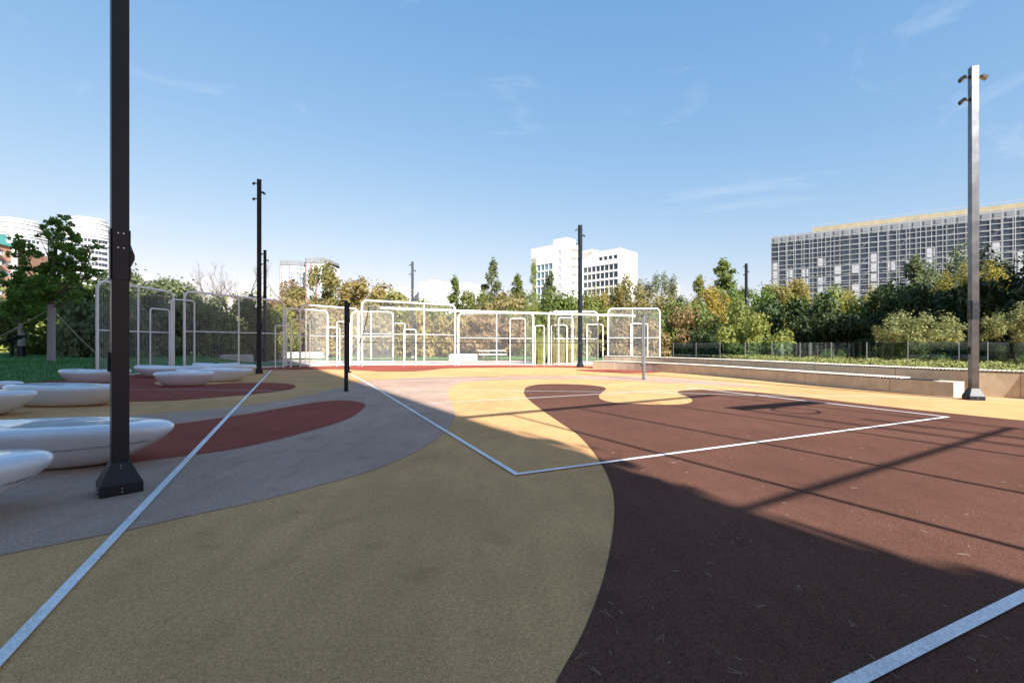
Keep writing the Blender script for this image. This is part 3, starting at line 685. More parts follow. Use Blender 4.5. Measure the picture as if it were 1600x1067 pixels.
T = [
 # left, in the shade of the building
 (118, 432, 36, 150, 'bush', 'green', 'wide deep green bushy tree right behind the staked young tree'),
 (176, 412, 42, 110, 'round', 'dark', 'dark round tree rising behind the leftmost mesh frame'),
 (238, 430, 40, 110, 'round', 'grey', 'grey green tree above the leftmost mesh frame, right of the nearest mast'),
 (292, 447, 42, 90, 'bush', 'grey', 'grey green bushy tree seen above the gap between two shaded frames'),
 (345, 462, 37, 100, 'bush', 'green', 'deep green bushy tree below the bare branches'),
 (398, 458, 38, 70, 'bush', 'green', 'deep green bushy tree directly behind the black mast in shade'),
 (195, 470, 31, 130, 'bush', 'grey', 'low shaded bushy tree seen through the leftmost mesh frame'),
 (15, 505, 70, 60, 'bush', 'light', 'sunlit light green bush at the left picture edge'),
 (62, 490, 66, 90, 'bush', 'light', 'sunlit light green bush between the two staked trees'),
 # sunlit middle
 (433, 478, 50, 60, 'bush', 'light', 'light green bushy tree just right of the black mast in shade'),
 (446, 432, 66, 54, 'airy', 'rust', 'thin rust coloured tree in front of the left striped tower'),
 (494, 408, 60, 80, 'airy', 'brown', 'airy autumn tree in front of the right striped tower'),
 (472, 462, 56, 84, 'bush', 'rust', 'rust coloured bush at the foot of the striped towers'),
 (530, 452, 62, 60, 'bush', 'olive', 'olive bush between the striped towers and the golden tree'),
 (568, 436, 60, 88, 'round', 'gold', 'golden brown tree above the dark net post'),
 (610, 455, 58, 90, 'bush', 'brown', 'brown green bushy tree right of the golden one'),
 (545, 480, 48, 90, 'bush', 'gold', 'golden bush seen through the mesh right of the dark net post'),
 (655, 468, 56, 84, 'bush', 'olive', 'olive bushy tree under the far slim mast'),
 (620, 495, 46, 90, 'bush', 'brown', 'low brown bush behind the widest mesh frame, left half'),
 (690, 490, 47, 90, 'bush', 'gold', 'low golden bush behind the widest mesh frame, right half'),
 (712, 432, 64, 48, 'tall', 'green', 'narrow green tree in front of the low white blocks'),
 (742, 452, 62, 60, 'round', 'olive', 'olive round tree left of the tall birch'),
 (769, 404, 64, 50, 'tall', 'grey', 'tall birch like tree left of the white building'),
 (785, 455, 58, 100, 'bush', 'brown', 'brown bush at the foot of the tall birch'),
 (760, 492, 46, 100, 'bush', 'rust', 'rust coloured bush behind the picnic table'),
 (806, 428, 66, 46, 'tall', 'green', 'green tree between the birch and the yellow green poplar'),
 (834, 403, 46, 30, 'column', 'light', 'columnar yellow green poplar in front of the white building'),
 (860, 425, 62, 44, 'tall', 'grey', 'grey green tree right beside the poplar'),
 (828, 480, 52, 70, 'bush', 'green', 'green bush behind the foot of the poplar'),
 (888, 452, 60, 80, 'bush', 'green', 'green bushy tree under the balconies of the white building'),
 (925, 462, 62, 70, 'bush', 'olive', 'olive bush right of the black mast by the white building'),
 (900, 495, 46, 90, 'bush', 'brown', 'low brown bush behind the frame crossed by the black mast'),
 (948, 446, 64, 44, 'bush', 'yellow', 'small yellow tree at the right foot of the white building'),
 (975, 428, 62, 70, 'round', 'brown', 'brown green tree covering the right corner of the white building'),
 (1034, 424, 76, 60, 'airy', 'grey', 'thin grey tree showing sky, right of the white building'),
 (1010, 452, 58, 84, 'bush', 'brown', 'brown bush below the thin grey tree'),
 (990, 500, 44, 90, 'bush', 'rust', 'rust coloured bush behind the rightmost mesh frame'),
 (1058, 468, 46, 90, 'bush', 'green', 'green bushy tree right of the rightmost mesh frame'),
 (1092, 430, 64, 50, 'tall', 'light', 'yellow green pointed tree left of the tallest middle tree'),
 (1136, 405, 66, 66, 'tall', 'green', 'tall green tree left of the distant mast'),
 (1108, 446, 52, 56, 'bush', 'yellow', 'yellow orange bush in front of the tall green tree'),
 (1082, 478, 44, 70, 'bush', 'rust', 'orange brown bush low between green trees'),
 (1170, 447, 60, 70, 'bush', 'green', 'green bush at the foot of the distant mast by the trees'),
 (1200, 446, 66, 56, 'tall', 'light', 'light green pointed tree at the left corner of the scaffolded building'),
 (1234, 436, 60, 70, 'round', 'gold', 'golden tree hiding the foot of the scaffolded building'),
 (1275, 446, 58, 70, 'bush', 'light', 'light green bush right of the golden tree'),
 (1160, 470, 40, 90, 'bush', 'olive', 'olive bushy tree in front of the green ones'),
 (1175, 492, 33, 90, 'bush', 'light', 'sunlit yellow green bush just behind the glass fence'),
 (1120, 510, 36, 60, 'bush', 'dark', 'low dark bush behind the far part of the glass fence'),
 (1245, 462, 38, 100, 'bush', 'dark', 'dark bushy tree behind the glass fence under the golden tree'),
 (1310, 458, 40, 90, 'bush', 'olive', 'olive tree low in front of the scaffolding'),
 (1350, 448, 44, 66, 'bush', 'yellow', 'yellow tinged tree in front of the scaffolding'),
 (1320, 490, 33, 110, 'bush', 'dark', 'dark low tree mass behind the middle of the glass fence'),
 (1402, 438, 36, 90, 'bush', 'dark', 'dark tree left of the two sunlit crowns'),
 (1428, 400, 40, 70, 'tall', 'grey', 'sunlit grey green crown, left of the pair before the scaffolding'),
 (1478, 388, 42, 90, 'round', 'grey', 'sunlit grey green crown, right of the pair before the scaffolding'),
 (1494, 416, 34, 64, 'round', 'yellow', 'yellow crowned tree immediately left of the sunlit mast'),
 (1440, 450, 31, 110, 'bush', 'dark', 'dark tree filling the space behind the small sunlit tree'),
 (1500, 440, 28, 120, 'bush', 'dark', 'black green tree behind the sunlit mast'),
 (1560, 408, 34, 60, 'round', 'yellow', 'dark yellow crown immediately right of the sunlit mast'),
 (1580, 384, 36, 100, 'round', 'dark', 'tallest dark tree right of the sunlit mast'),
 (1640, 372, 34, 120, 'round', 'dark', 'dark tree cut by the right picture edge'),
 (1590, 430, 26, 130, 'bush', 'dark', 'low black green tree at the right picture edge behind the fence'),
]
for row in T: tree(*row)
# small sunlit trees in front of the dark ones
tree(1436, 486, 19.5, 116, 'shrub', 'pale', 'small sunlit light leaved tree behind the glass fence', z0=.3, seed=1, cat='small tree', fine=True, name='young_tree', group='shrubs behind the balustrade')
tree(1396, 522, 20.5, 50, 'shrub', 'pale', 'pale leaved shrub left of the small sunlit tree', z0=.3, seed=1, cat='shrub', fine=True, name='shrub', group='shrubs behind the balustrade')
tree(1600, 466, 18, 90, 'shrub', 'pale', 'light leaved tree cut off at the right picture edge', z0=.3, seed=2, cat='small tree', fine=True, name='young_tree', group='shrubs behind the balustrade')
tree(1302, 545, 19.5, 36, 'shrub', 'light', 'tiny light green shrub against the glass fence', z0=.5, seed=0, cat='shrub', fine=True, name='shrub', group='shrubs behind the balustrade')
# unseen trees added outside the frame to shade the right-hand trees
for i, (x, y, h, r_) in enumerate(((30, 20, 12, 5), (37, 22, 13, 5.5), (31, 9, 11, 4.5), (40, 12, 14, 6), (46, 24, 14, 6), (54, 32, 15, 7))):
    rr_ = thing('broadleaf_tree', ['broad green tree at the right, closest to the seat walls, outside the picture', 'green tree behind the closest one at the right outside the picture', 'green tree nearest the hoop, outside the picture at right', 'tall green tree behind the one nearest the hoop, outside the picture', 'tall green tree far right, second last towards the long building', 'tallest green tree far right, towards the long scaffolded building'][i], 'tree', (x, y, 0), i, 'trees at the right of the court')
    c_ = bpy.data.objects.new('crown', leaf_data('bush', 'dark', 1)); C.objects.link(c_); c_.parent = rr_; c_.scale = (r_, r_, h)
    t_ = bpy.data.objects.new('trunk', TR['k']); C.objects.link(t_); t_.parent = rr_; t_.scale = (h * .8,) * 3

# far woodland band
rd = random.Random(11); m = MB()
for k in range(60000):
    an = rd.uniform(-54, 54); Y = rd.uniform(78, 120); x = math.tan(R(an)) * Y; top_ = 8.8 + 1.6 * math.sin(x * .11) + 1.4 * math.sin(x * .37 + 1) + .8 * math.sin(x * .9)
    z = rd.uniform(0, 1) ** .85 * top_ * (.75 + .25 * math.sin(Y))
    leaf(m, Vector((x, Y, max(z, .1))), Vector((rd.gauss(0, 1), -abs(rd.gauss(0, 1)), abs(rd.gauss(0, 1)))).normalized(), rd.uniform(.25, .6), rd)
tag(m.build('woodland', LM['olive']), 'distant mixed wood beyond the park trees', 'woodland', kind='stuff')

# low yellow-green planting on the bed
rd = random.Random(5); m = MB(); 
for i in range(14, len(up_front) - 1):
    p, q = up_front[i], up_front[i + 1]; ln = (q - p).length; nv = nu[i]
    dens = 460 if i > 16 else 260
    for k in range(int(ln * dens * 1.3)):
        c = p.lerp(q, rd.random()) + nv * rd.uniform(.7, 2.6); clump = .5 + .5 * math.sin(c.x * 5.1) * math.cos(c.y * 4.3)
        z = .62 + rd.uniform(0, .18 + .12 * clump)
        leaf(m, Vector((c.x, c.y, z)), Vector((rd.gauss(0, .6), rd.gauss(0, .6), 1)).normalized(), rd.uniform(.02, .045), rd, .4)
tag(m.build('ground_cover', LM['hedge']), 'low yellow green ground cover planting on top of the upper seat wall', 'ground cover', kind='stuff')

# grass tufts on the near lawn
rd = random.Random(8); m = MB()
for k in range(42000):
    x, y = rd.uniform(-40, -16.7), rd.uniform(12.5, 34)
    if y > 22 and rd.random() < .5: continue
    if edge_dist((x, y), lawn1) < .08: continue
    if not (x < -16.8 - max(0, (y - 23)) * .22 and (y > 13.9 or x < -21.5) and (y > 15.4 or x < -18)): continue
    z = h1(x, y) - .012; hgt = rd.uniform(.03, .09); a = rd.uniform(0, 3.14); dx, dy = .02 * math.cos(a), .02 * math.sin(a); lx, ly = rd.uniform(-.03, .03), rd.uniform(-.03, .03)
    m.add([(x - dx, y - dy, z - .01), (x + dx, y + dy, z - .01), (x + lx, y + ly, z + hgt)], [(0, 1, 2)])
tag(m.build('lawn_grass', leafmat('grass_blades', (.045, .15, .022), (.085, .24, .04), .3)), 'short green grass on the shaded mound at the left', 'grass', kind='stuff')

# staked young maples
def maple(p, lobes, trunk_h, trunk_r, wrap_h, label, seed, nleaf, guys):
    r = thing('young_maple', label, 'tree', p, 0, 'staked young trees on the lawn')
    rd = random.Random(seed); m = MB(); top_l = max(lobes, key=lambda l: l[2])
    m.tube([(0, 0, -.1), (.02, 0, trunk_h * .5), (0, .02, trunk_h), (top_l[0] * .4, top_l[1] * .4, trunk_h + (top_l[2] - trunk_h) * .55), (top_l[0] * .9, top_l[1] * .9, top_l[2])], [trunk_r * 1.1, trunk_r, trunk_r * .85, trunk_r * .4, .01], 9)
    for (x, y, z, a, b) in lobes:
        st = Vector((x * .1, y * .1, trunk_h * rd.uniform(.85, 1.02) + max(0, (z - trunk_h)) * .25)); e = Vector((x, y, z)); mid = st.lerp(e, .5) + Vector((x * .12, y * .12, -.12))
        m.tube([st, mid, e], [trunk_r * .38, trunk_r * .25, .012], 5)
        for q in range(4):
            v = Vector((rd.gauss(0, 1), rd.gauss(0, 1), rd.gauss(0, .7))).normalized(); m.tube([mid.lerp(e, rd.random()), e + Vector((v.x * a, v.y * a, v.z * b)) * .8], [.02, .006], 4)
    m.build('trunk', M['bark'], r)
    m = MB(); m.tube([(0, 0, -.05), (.015, 0, wrap_h * .5), (.005, .01, wrap_h)], [trunk_r * 1.22, trunk_r * 1.12, trunk_r * 1.05], 10); m.build('trunk_wrap', M['wrap'], r)
    m = MB(); tot = sum(l[3] * l[3] * l[4] for l in lobes)
    for (x, y, z, a, b) in lobes:
        subs = [(Vector((rd.gauss(0, 1), rd.gauss(0, 1), rd.gauss(0, 1))).normalized() * rd.uniform(.3, 1), rd.uniform(.15, .34)) for _ in range(18)]
        for k in range(int(nleaf * a * a * b / tot)):
            sv_, sr = rd.choice(subs); v = Vector((rd.gauss(0, 1), rd.gauss(0, 1), rd.gauss(0, 1))).normalized() * rd.random() ** .4
            pt = Vector((x + (sv_.x + v.x * sr) * a, y + (sv_.y + v.y * sr) * a, z + (sv_.z + v.z * sr) * b))
            leaf(m, pt, Vector((rd.gauss(0, 1), rd.gauss(0, 1), rd.gauss(0, .6) + 1)).normalized(), rd.uniform(.05, .10), rd, .75)
    m.build('crown', LM['maple'], r)
    for gx, gy in guys:
        st = Vector((0, 0, wrap_h * .93)); e = Vector((gx, gy, -.35)); mid = st.lerp(e, .5) + Vector((0, 0, -.08))
        MB().tube([st, mid, e], .016, 5).build('guy_rope', M['rope'], r)
    return r
Zt = 22.0; p = at(80, Zt, 0); p.z = h1(p.x, p.y) - .02
def lb(px, py, a, b, dy=0.0): return ((px - 80) / F * Zt, dy, zof(py, Zt) - p.z, a, b)
lobes = [lb(92, 345, .55, .55), (lb(62, 358, .5, .55, .4)), lb(100, 375, .75, .7), lb(50, 395, .65, .6, -.3), lb(25, 378, .45, .38), lb(85, 410, .9, .7, .4), lb(130, 400, .7, .5, -.2), lb(147, 385, .38, .32), lb(112, 430, .85, .6), lb(140, 425, .55, .36),
         lb(50, 430, .9, .6), lb(28, 440, .55, .55, .3), lb(85, 450, 1.0, .55, -.4), lb(62, 465, .8, .45), lb(112, 462, .6, .4)]
maple(p, lobes, 2.9, .13, 2.75, 'young maple with wrapped trunk held by two ropes, the taller of two on the lawn', 3, 9500, ((-3.1, -2.2), (2.7, .3)))
p2 = at(33, 30, 0); p2.z = .35
lobes2 = [((px - 33) / F * 30, dy, zof(py, 30) - .35, a, b) for px, py, a, b, dy in ((30, 440, 1.0, .9, 0), (15, 455, .7, .7, .4), (48, 462, 1.0, .8, -.3), (30, 485, 1.1, .7, .3), (55, 490, .8, .6, 0), (12, 480, .6, .5, 0), (35, 505, .8, .4, 0))]
maple(p2, lobes2, 2.3, .15, 2.4, 'smaller darker maple behind the taller staked one', 9, 9000, ((-4.0, 0),))

# bare trees
def bare(px, ty, Z, label, seed):
    p = at(px, Z); H = zof(ty, Z); rd = random.Random(seed); m = MB()
    def br(a, d, ln, r_, lev):
        mid = a + d * ln * .5 + Vector((rd.uniform(-.06, .06), rd.uniform(-.06, .06), 0)) * ln; e = a + d * ln + Vector((rd.uniform(-.08, .08), 0, .03)) * ln
        m.tube([a, mid, e], [r_, r_ * .8, r_ * .6], 5, cap=False)
        if lev < 5:
            for k in range(rd.choice((2, 3))):
                v = Vector((rd.gauss(0, .55), rd.gauss(0, .55), rd.uniform(.1, .7))); br(mid.lerp(e, rd.uniform(.3, 1)), (d + v * .8).normalized(), ln * rd.uniform(.55, .8), r_ * .55, lev + 1)
    br(Vector((0, 0, 0)), Vector((.03, 0, 1)), H * .38, .13, 0)
    zmax = max(v[2] for v in m.v); m.v = [(x * H / zmax, y * H / zmax, z * H / zmax) for x, y, z in m.v]
    r = thing('bare_tree', label, 'tree', p, 0, 'bare trees'); m.build('trunk', M['bark'], r)
    m2 = MB(); 
    for k in range(900):
        v = rd.choice(m.v); 
        if v[2] < H * .25 or v[2] > H * .66: continue
        leaf(m2, Vector(v) + Vector((rd.gauss(0, .2), rd.gauss(0, .2), rd.gauss(0, .2))), Vector((rd.gauss(0, 1), rd.gauss(0, 1), 1)).normalized(), rd.uniform(.06, .12), rd)
    m2.build('crown', LM['grey'], r)
bare(326, 408, 44, 'thin leafless tree, leftmost of the bare ones above the shaded frame', 2)
bare(362, 408, 42, 'leafless forked tree in the middle of the bare ones', 5)
bare(396, 404, 40, 'leafless tree beside the black mast in shade', 8)

# tall ornamental grass behind the frames
def tuft(px, py, h, sp, label, lm, seed):
    p = g(px, py); rd = random.Random(seed); m = MB()
    for k in range(520):
        a = rd.uniform(0, 6.28); q = rd.random() ** .5 * sp * .5; b = Vector((q * math.cos(a), q * math.sin(a), 0)); hh = h * rd.uniform(.6, 1); e = b + Vector((math.cos(a) * hh * rd.uniform(.05, .22), math.sin(a) * hh * rd.uniform(.05, .22), hh)); w_ = .008
        m.add([b + Vector((-w_, 0, 0)), b + Vector((w_, 0, 0)), b.lerp(e, .6) + Vector((w_, 0, hh * .06)), e, b.lerp(e, .6) + Vector((-w_, 0, hh * .06))], [(0, 1, 2, 4), (4, 2, 3)])
    tag(m.build('ornamental_grass', LM[lm], local=None), label, 'grass clump', 'tall grass clumps'); o = C.objects[-1]; o.location = p
    return o
tuft(842, 568, 2.0, .9, 'tall yellow grass clump in the gap left of the frame by the mast', 'hedge', 1)
tuft(868, 567, 1.9, 1.2, 'tall straw coloured grass clump behind the small hoops by the mast', 'gold', 2)
tuft(888, 566.5, 1.8, 1.0, 'tall yellow grass clump just left of the black centre mast', 'yellow', 3)
tuft(850, 565.5, 2.3, 1.0, 'tallest grey plumed grass clump behind the gap between frames', 'grey', 4)

# ------------------------------------------------------------ small far objects
pt = at(768, 40, 0.02)
t_ = thing('picnic_table', 'white picnic table with crossed legs seen through the mesh', 'table', pt, R(10))
m = MB(); 
for k in range(4): m.box((0, -.3 + k * .2, .76), (2.4, .17, .05))
m.build('tabletop', M['white'], t_)
for s_ in (-1, 1):
    m = MB(); m.box((0, s_ * .85, .45), (2.4, .3, .05)); m.build('seat', M['white'], t_)
for sx in (-.8, .8):
    for s_ in (-1, 1): MB().tube([(sx, -s_ * .25, .73), (sx, s_ * .75, .0)], .04, 4).build('leg', M['steel'], t_)
    MB().box((sx + .05, 0, .40), (.05, 1.8, .08)).build('cross_bar', M['steel'], t_)
def block(px, py, Z, sx, sy, sz, label, rz=0.0, name='concrete_bench'):
    r = thing(name, label, 'concrete bench', at(px, Z), rz, 'pale concrete benches beyond the frames')
    MB().box((0, 0, sz / 2), (sx, sy, sz)).build('block', M['stone'], r, bevel=.02)
    MB().box((0, 0, sz + .022), (sx * .9, sy * .8, .035)).build('seat', M['slat'], r, bevel=.004)
block(370, 0, 33.5, 2.0, .8, .55, 'pale concrete bench on the lawn, front one of the two left of the black mast', R(5))
block(356, 0, 36, 2.2, .8, .85, 'pale concrete bench on the lawn, rear one of the two left of the black mast', R(5))
block(465, 0, 44, 5.0, .6, .55, 'long low pale bench behind the frames left of the dark net post')
block(724, 0, 38, 2.3, .8, .5, 'pale concrete bench showing between the two widest frames')
block(500, 0, 46, 3.0, .6, .5, 'low pale bench partly hidden by the frame behind the dark net post')
block(281, 0, 37, 1.4, .5, .6, 'small grey concrete bench seen in the gap between the two shaded frames')
# information stand on the lawn
pi = at(18, 27, .42)
r = thing('information_stand', 'dark sloping board on a post on the lawn at left', 'sign stand', pi, R(10))
MB().box((0, 0, .55), (.12, .12, 1.1)).build('post', M['black'], r); MB().box((.42, .1, .42), (.3, .2, .84)).build('cabinet', M['black'], r, bevel=.01)
m = MB(); m.box((0, 0, 0), (1.1, .7, .05)); rot = Matrix.Rotation(R(28), 4, 'Y') @ Matrix.Rotation(R(-25), 4, 'X'); rot = Matrix.Rotation(R(-24), 4, 'Y'); m.v = [tuple(rot @ Vector(v) + Vector((.05, 0, 1.22))) for v in m.v]; m.build('board', M['black'], r)
MB().box((-.9, 0, .62), (1.6, .08, .07)).build('rail', M['black'], r)
# stair handrail far
r = thing('handrail', 'thin white sloping handrail seen between the two shaded frames', 'handrail', at(285, 40))
for s_ in (0, .5):
    MB().tube([(-1.2, s_, 1.5), (1.2, s_, .75)], .03, 6).build('rail', M['white'], r)
for x in (-1.1, 0, 1.1): MB().tube([(x, 0, 0), (x, 0, 1.125 - x * .3125)], .025, 6).build('post', M['white'], r)
# flat street lamp head in the trees
r = thing('path_lamp', 'dark lamp with a flat head among the brown bushes', 'lamp', at(790, 48)); hh = zof(481, 48)
MB().tube([(0, 0, 0), (0, 0, hh)], .05, 6).build('pole', M['black'], r); MB().box((-.15, 0, hh + .03), (1.0, .3, .07)).build('lamp_head', M['black'], r, bevel=.01)

# ------------------------------------------------------------ buildings
def limit(parts, name, m, parent):
    """first 100 as parts of their own, the rest as one part"""
    for q in parts[:100]: q.build(name, m, parent)
    if len(parts) > 100:
        a = MB()
        for q in parts[100:]: a.add(q.v, q.f)
        tag(a.build(name, m, parent), kind='stuff')
class Face:
    def __init__(s, p0, p1, nrm_to):
        s.p0 = Vector((p0[0], p0[1])); s.p1 = Vector((p1[0], p1[1])); s.d = (s.p1 - s.p0); s.L = s.d.length; s.d.normalize(); s.n = Vector((-s.d.y, s.d.x)); s.rz = math.atan2(s.d.y, s.d.x)
        if s.n.dot(Vector(nrm_to) - s.p0) < 0: s.n = -s.n
    def box(s, mb, a, b, z0, z1, d0, d1):
        c = s.p0 + s.d * (a + b) / 2 + s.n * (d0 + d1) / 2; mb.box((c.x, c.y, (z0 + z1) / 2), (b - a, abs(d1 - d0), z1 - z0), s.rz)
def grid(fc, wallmb, wins, a0, a1, cols, z0, z1, rows, ww, wh, dep=.4):
    """piers and spandrels proud of the core, panes recessed between them"""
    cw = (a1 - a0) / cols; rh = (z1 - z0) / rows
    for i in range(cols + 1):
        x0 = a0 if i == 0 else a0 + i * cw - (cw - ww) / 2; x1 = a1 if i == cols else a0 + i * cw + (cw - ww) / 2
        fc.box(wallmb, x0, x1, z0, z1, 0, dep)
    for i in range(cols):
        x0 = a0 + i * cw + (cw - ww) / 2; x1 = x0 + ww
        for j in range(rows + 1):
            y0 = z0 if j == 0 else z0 + j * rh - (rh - wh) / 2; y1 = z1 if j == rows else z0 + j * rh + (rh - wh) / 2
            fc.box(wallmb, x0, x1, y0, y1, 0, dep - .002)
        for j in range(rows):
            y0 = z0 + j * rh + (rh - wh) / 2; q = MB(); fc.box(q, x0, x1, y0, y0 + wh, .02, .10); wins.append(q)
CAM = (0, 0)
# A: long building under scaffolding
k0, k1 = (1205 - 800) / F, (1700 - 800) / F
pA0 = Vector((k0 * 200, 200)); dA = Vector((1.42, -1)).normalized()
tt = (k1 * pA0.y - pA0.x) / (dA.x - k1 * dA.y); pA1 = pA0 + dA * tt
fA = Face(pA0, pA1, CAM); bA = thing('office_building', 'long grey building wrapped in scaffolding behind the trees at right', 'building', (0, 0, 0))
zt_ = 1.39 + 166 * 200 / F; wm = MB(); wins = []; gl = []
inn = [fA.p0 - fA.n * .0, fA.p1, fA.p1 - fA.n * 28, fA.p0 - fA.n * 28]
wm.prism([tuple(q) for q in inn], 0, zt_)
cols = int(fA.L / 2.75); rows = 11
grid(fA, wm, wins, 0, fA.L, cols, 3, zt_ - 3.0, rows, 2.45, 3.45)
fA.box(wm, 0, fA.L, zt_ - 3.0, zt_, 0, .45)
wm.build('wall', M['bgrey'], bA)
limit(sorted(wins, key=lambda q: -q.v[0][2] + q.v[0][1] * .001), 'window', M['bglass'], bA)
pn = []; rd = random.Random(2); cw = fA.L / cols; rh = (zt_ - 6.0) / rows
for i in range(cols):
    for j in range(rows):
        if j < (8 if i % 6 else 9) and i % 2 == 0 and rd.random() < .86: q = MB(); pn.append(q); fA.box(q, i * cw + .25, i * cw + cw - .25, 3 + j * rh + .15, 3 + j * rh + rh - .25 - .5 * rd.random(), .15, .30)
limit(sorted(pn, key=lambda q: -q.v[0][2]), 'cladding_panel', mat('pale_blue_panel', (.40, .41, .44), .7), bA)
sf = MB(); x = 0
while x <= fA.L + .1:
    fA.box(sf, x - .07, x + .07, 0, zt_ + .6, 1.35, 1.50); x += 3.05
z = 2.0
while z < zt_ + .8: fA.box(sf, 0, fA.L, z - .09, z + .09, 1.52, 1.62); z += 2.05
x = 6.1; 
while x < fA.L - 6:
    for z in range(2, int(zt_) - 4, 6):
        a = fA.p0 + fA.d * x + fA.n * 1.7; b = fA.p0 + fA.d * (x + 3.05) + fA.n * 1.7; sf.tube([(a.x, a.y, z), (b.x, b.y, z + 4)], .05, 4)
    x += 12.2
sf.build('scaffolding', M['scaf'], bA)
rf = MB(); a0 = 15; c = [fA.p0 + fA.d * a0 - fA.n * 3, fA.p1 - fA.n * 3, fA.p1 - fA.n * 24, fA.p0 + fA.d * a0 - fA.n * 24]; rf.prism([tuple(q) for q in c], zt_, zt_ + 2.6); rf.build('roof_storey', M['bbeige'], bA)
ra = MB(); x = 15
while x < fA.L: fA.box(ra, x, x + .08, zt_ + 2.6, zt_ + 3.7, -3.2, -3.1); x += 3
fA.box(ra, 15, fA.L, zt_ + 3.6, zt_ + 3.7, -3.3, -3.22); ra.build('roof_railing', M['scaf'], bA)
# B: white apartment building of two blocks
def block_b(c0, cl, cr_, z1, label): pass
bB = thing('apartment_building', 'white apartment building with balconies and large square windows', 'building', (0, 0, 0))
c0, cl, crr = Vector((24.7, 208)), Vector((9.63, 222.35)), Vector((31.5, 215.2)); z1 = 1.39 + 158 * 208 / F
wm = MB(); wins = []; gl = []
wm.prism([tuple(c0), tuple(crr), tuple(crr + (cl - c0)), tuple(cl)], 0, z1)
fl = Face(cl, c0, CAM); a = fl.L
grid(fl, wm, wins, 1.0, a * .62, 5, z1 - 40, z1 - 8, 9, 2.6, 2.7)
gl2 = []; grid(fl, wm, gl2, a * .80, a * .86, 1, z1 - 40, z1 - 2.5, 10, .75, 2.3)
fl.box(wm, 0, 1.0, z1 - 40, z1, 0, .4); fl.box(wm, 1.0, a * .62, z1 - 8, z1, 0, .4); fl.box(wm, a * .62, a * .80, z1 - 40, z1, 0, .4); fl.box(wm, a * .80, a * .86, z1 - 2.5, z1, 0, .4); fl.box(wm, a * .86, a, z1 - 40, z1, 0, .4)
fr = Face(c0, crr, CAM); bal = []
fr.box(wm, 0, fr.L * .18, 0, z1, 0, 1.2); fr.box(wm, fr.L * .82, fr.L, 0, z1, 0, 1.2); fr.box(wm, fr.L * .18, fr.L * .82, z1 - 2.5, z1, 0, 1.2)
for j in range(9):
    z = z1 - 6.3 - j * 3.75; q = MB(); fr.box(q, fr.L * .18, fr.L * .82, z, z + .9, 0.02, 1.15); bal.append(q)
    q = MB(); fr.box(q, fr.L * .45, fr.L * .62, z + .9, z + 3.2, .02, .10); gl.append(q)
wm.prism([tuple(c0 + (crr - c0) * .08 + (cl - c0) * k) if e == 0 else tuple(c0 + (crr - c0) * .8 + (cl - c0) * k) for k, e in ((.03, 0), (.03, 1), (.4, 1), (.4, 0))], z1, z1 + 2.6)
wm.build('wall', M['bwall'], bB)
limit(wins + gl2, 'window', M['bglassb'], bB); limit(bal, 'balcony', M['bwall'], bB); limit(gl, 'balcony_door', M['bglassl'], bB)
bC = thing('apartment_building', 'lower white block with rows of square windows, right of the balcony block', 'building', (0, 0, 0))
c0, cl, crr = Vector((46.9, 200)), Vector((31.5, 214.7)), Vector((57.1, 210.6)); z1 = 1.39 + 149 * 200 / F
wm = MB(); wins = []; wm.prism([tuple(c0), tuple(crr), tuple(crr + (cl - c0)), tuple(cl)], 0, z1)
fl = Face(cl, c0, CAM); a = fl.L
grid(fl, wm, wins, a * .12, a - .6, 8, z1 - 37, z1 - 6, 9, 2.15, 2.5)
fl.box(wm, 0, a * .12, z1 - 37, z1, 0, .4); fl.box(wm, a - .6, a, z1 - 37, z1, 0, .4); fl.box(wm, a * .12, a * .5, z1 - 6, z1, 0, .4)
up_w = []; grid(fl, wm, up_w, a * .5, a - .6, 4, z1 - 6, z1 - 1.0, 1, 1.9, 1.6); fl.box(wm, a * .5, a - .6, z1 - 1.0, z1, 0, .4)
fr = Face(c0, crr, CAM); grid(fr, wm, wins, .4, fr.L * .62, 4, z1 - 37, z1 - 6, 9, 1.0, 2.5); grid(fr, wm, up_w, .4, fr.L * .62, 4, z1 - 6, z1 - 1.0, 1, .7, 2.4)
fr.box(wm, fr.L * .62, fr.L, z1 - 37, z1, 0, .4); fr.box(wm, 0, fr.L * .62, z1 - 1, z1, 0, .4)
wm.box((cl.x + 4, cl.y - 2, z1 + .6), (8, 5, 1.2), -.9)
wm.build('wall', M['bwall'], bC); limit(wins + up_w, 'window', M['bglass'], bC)
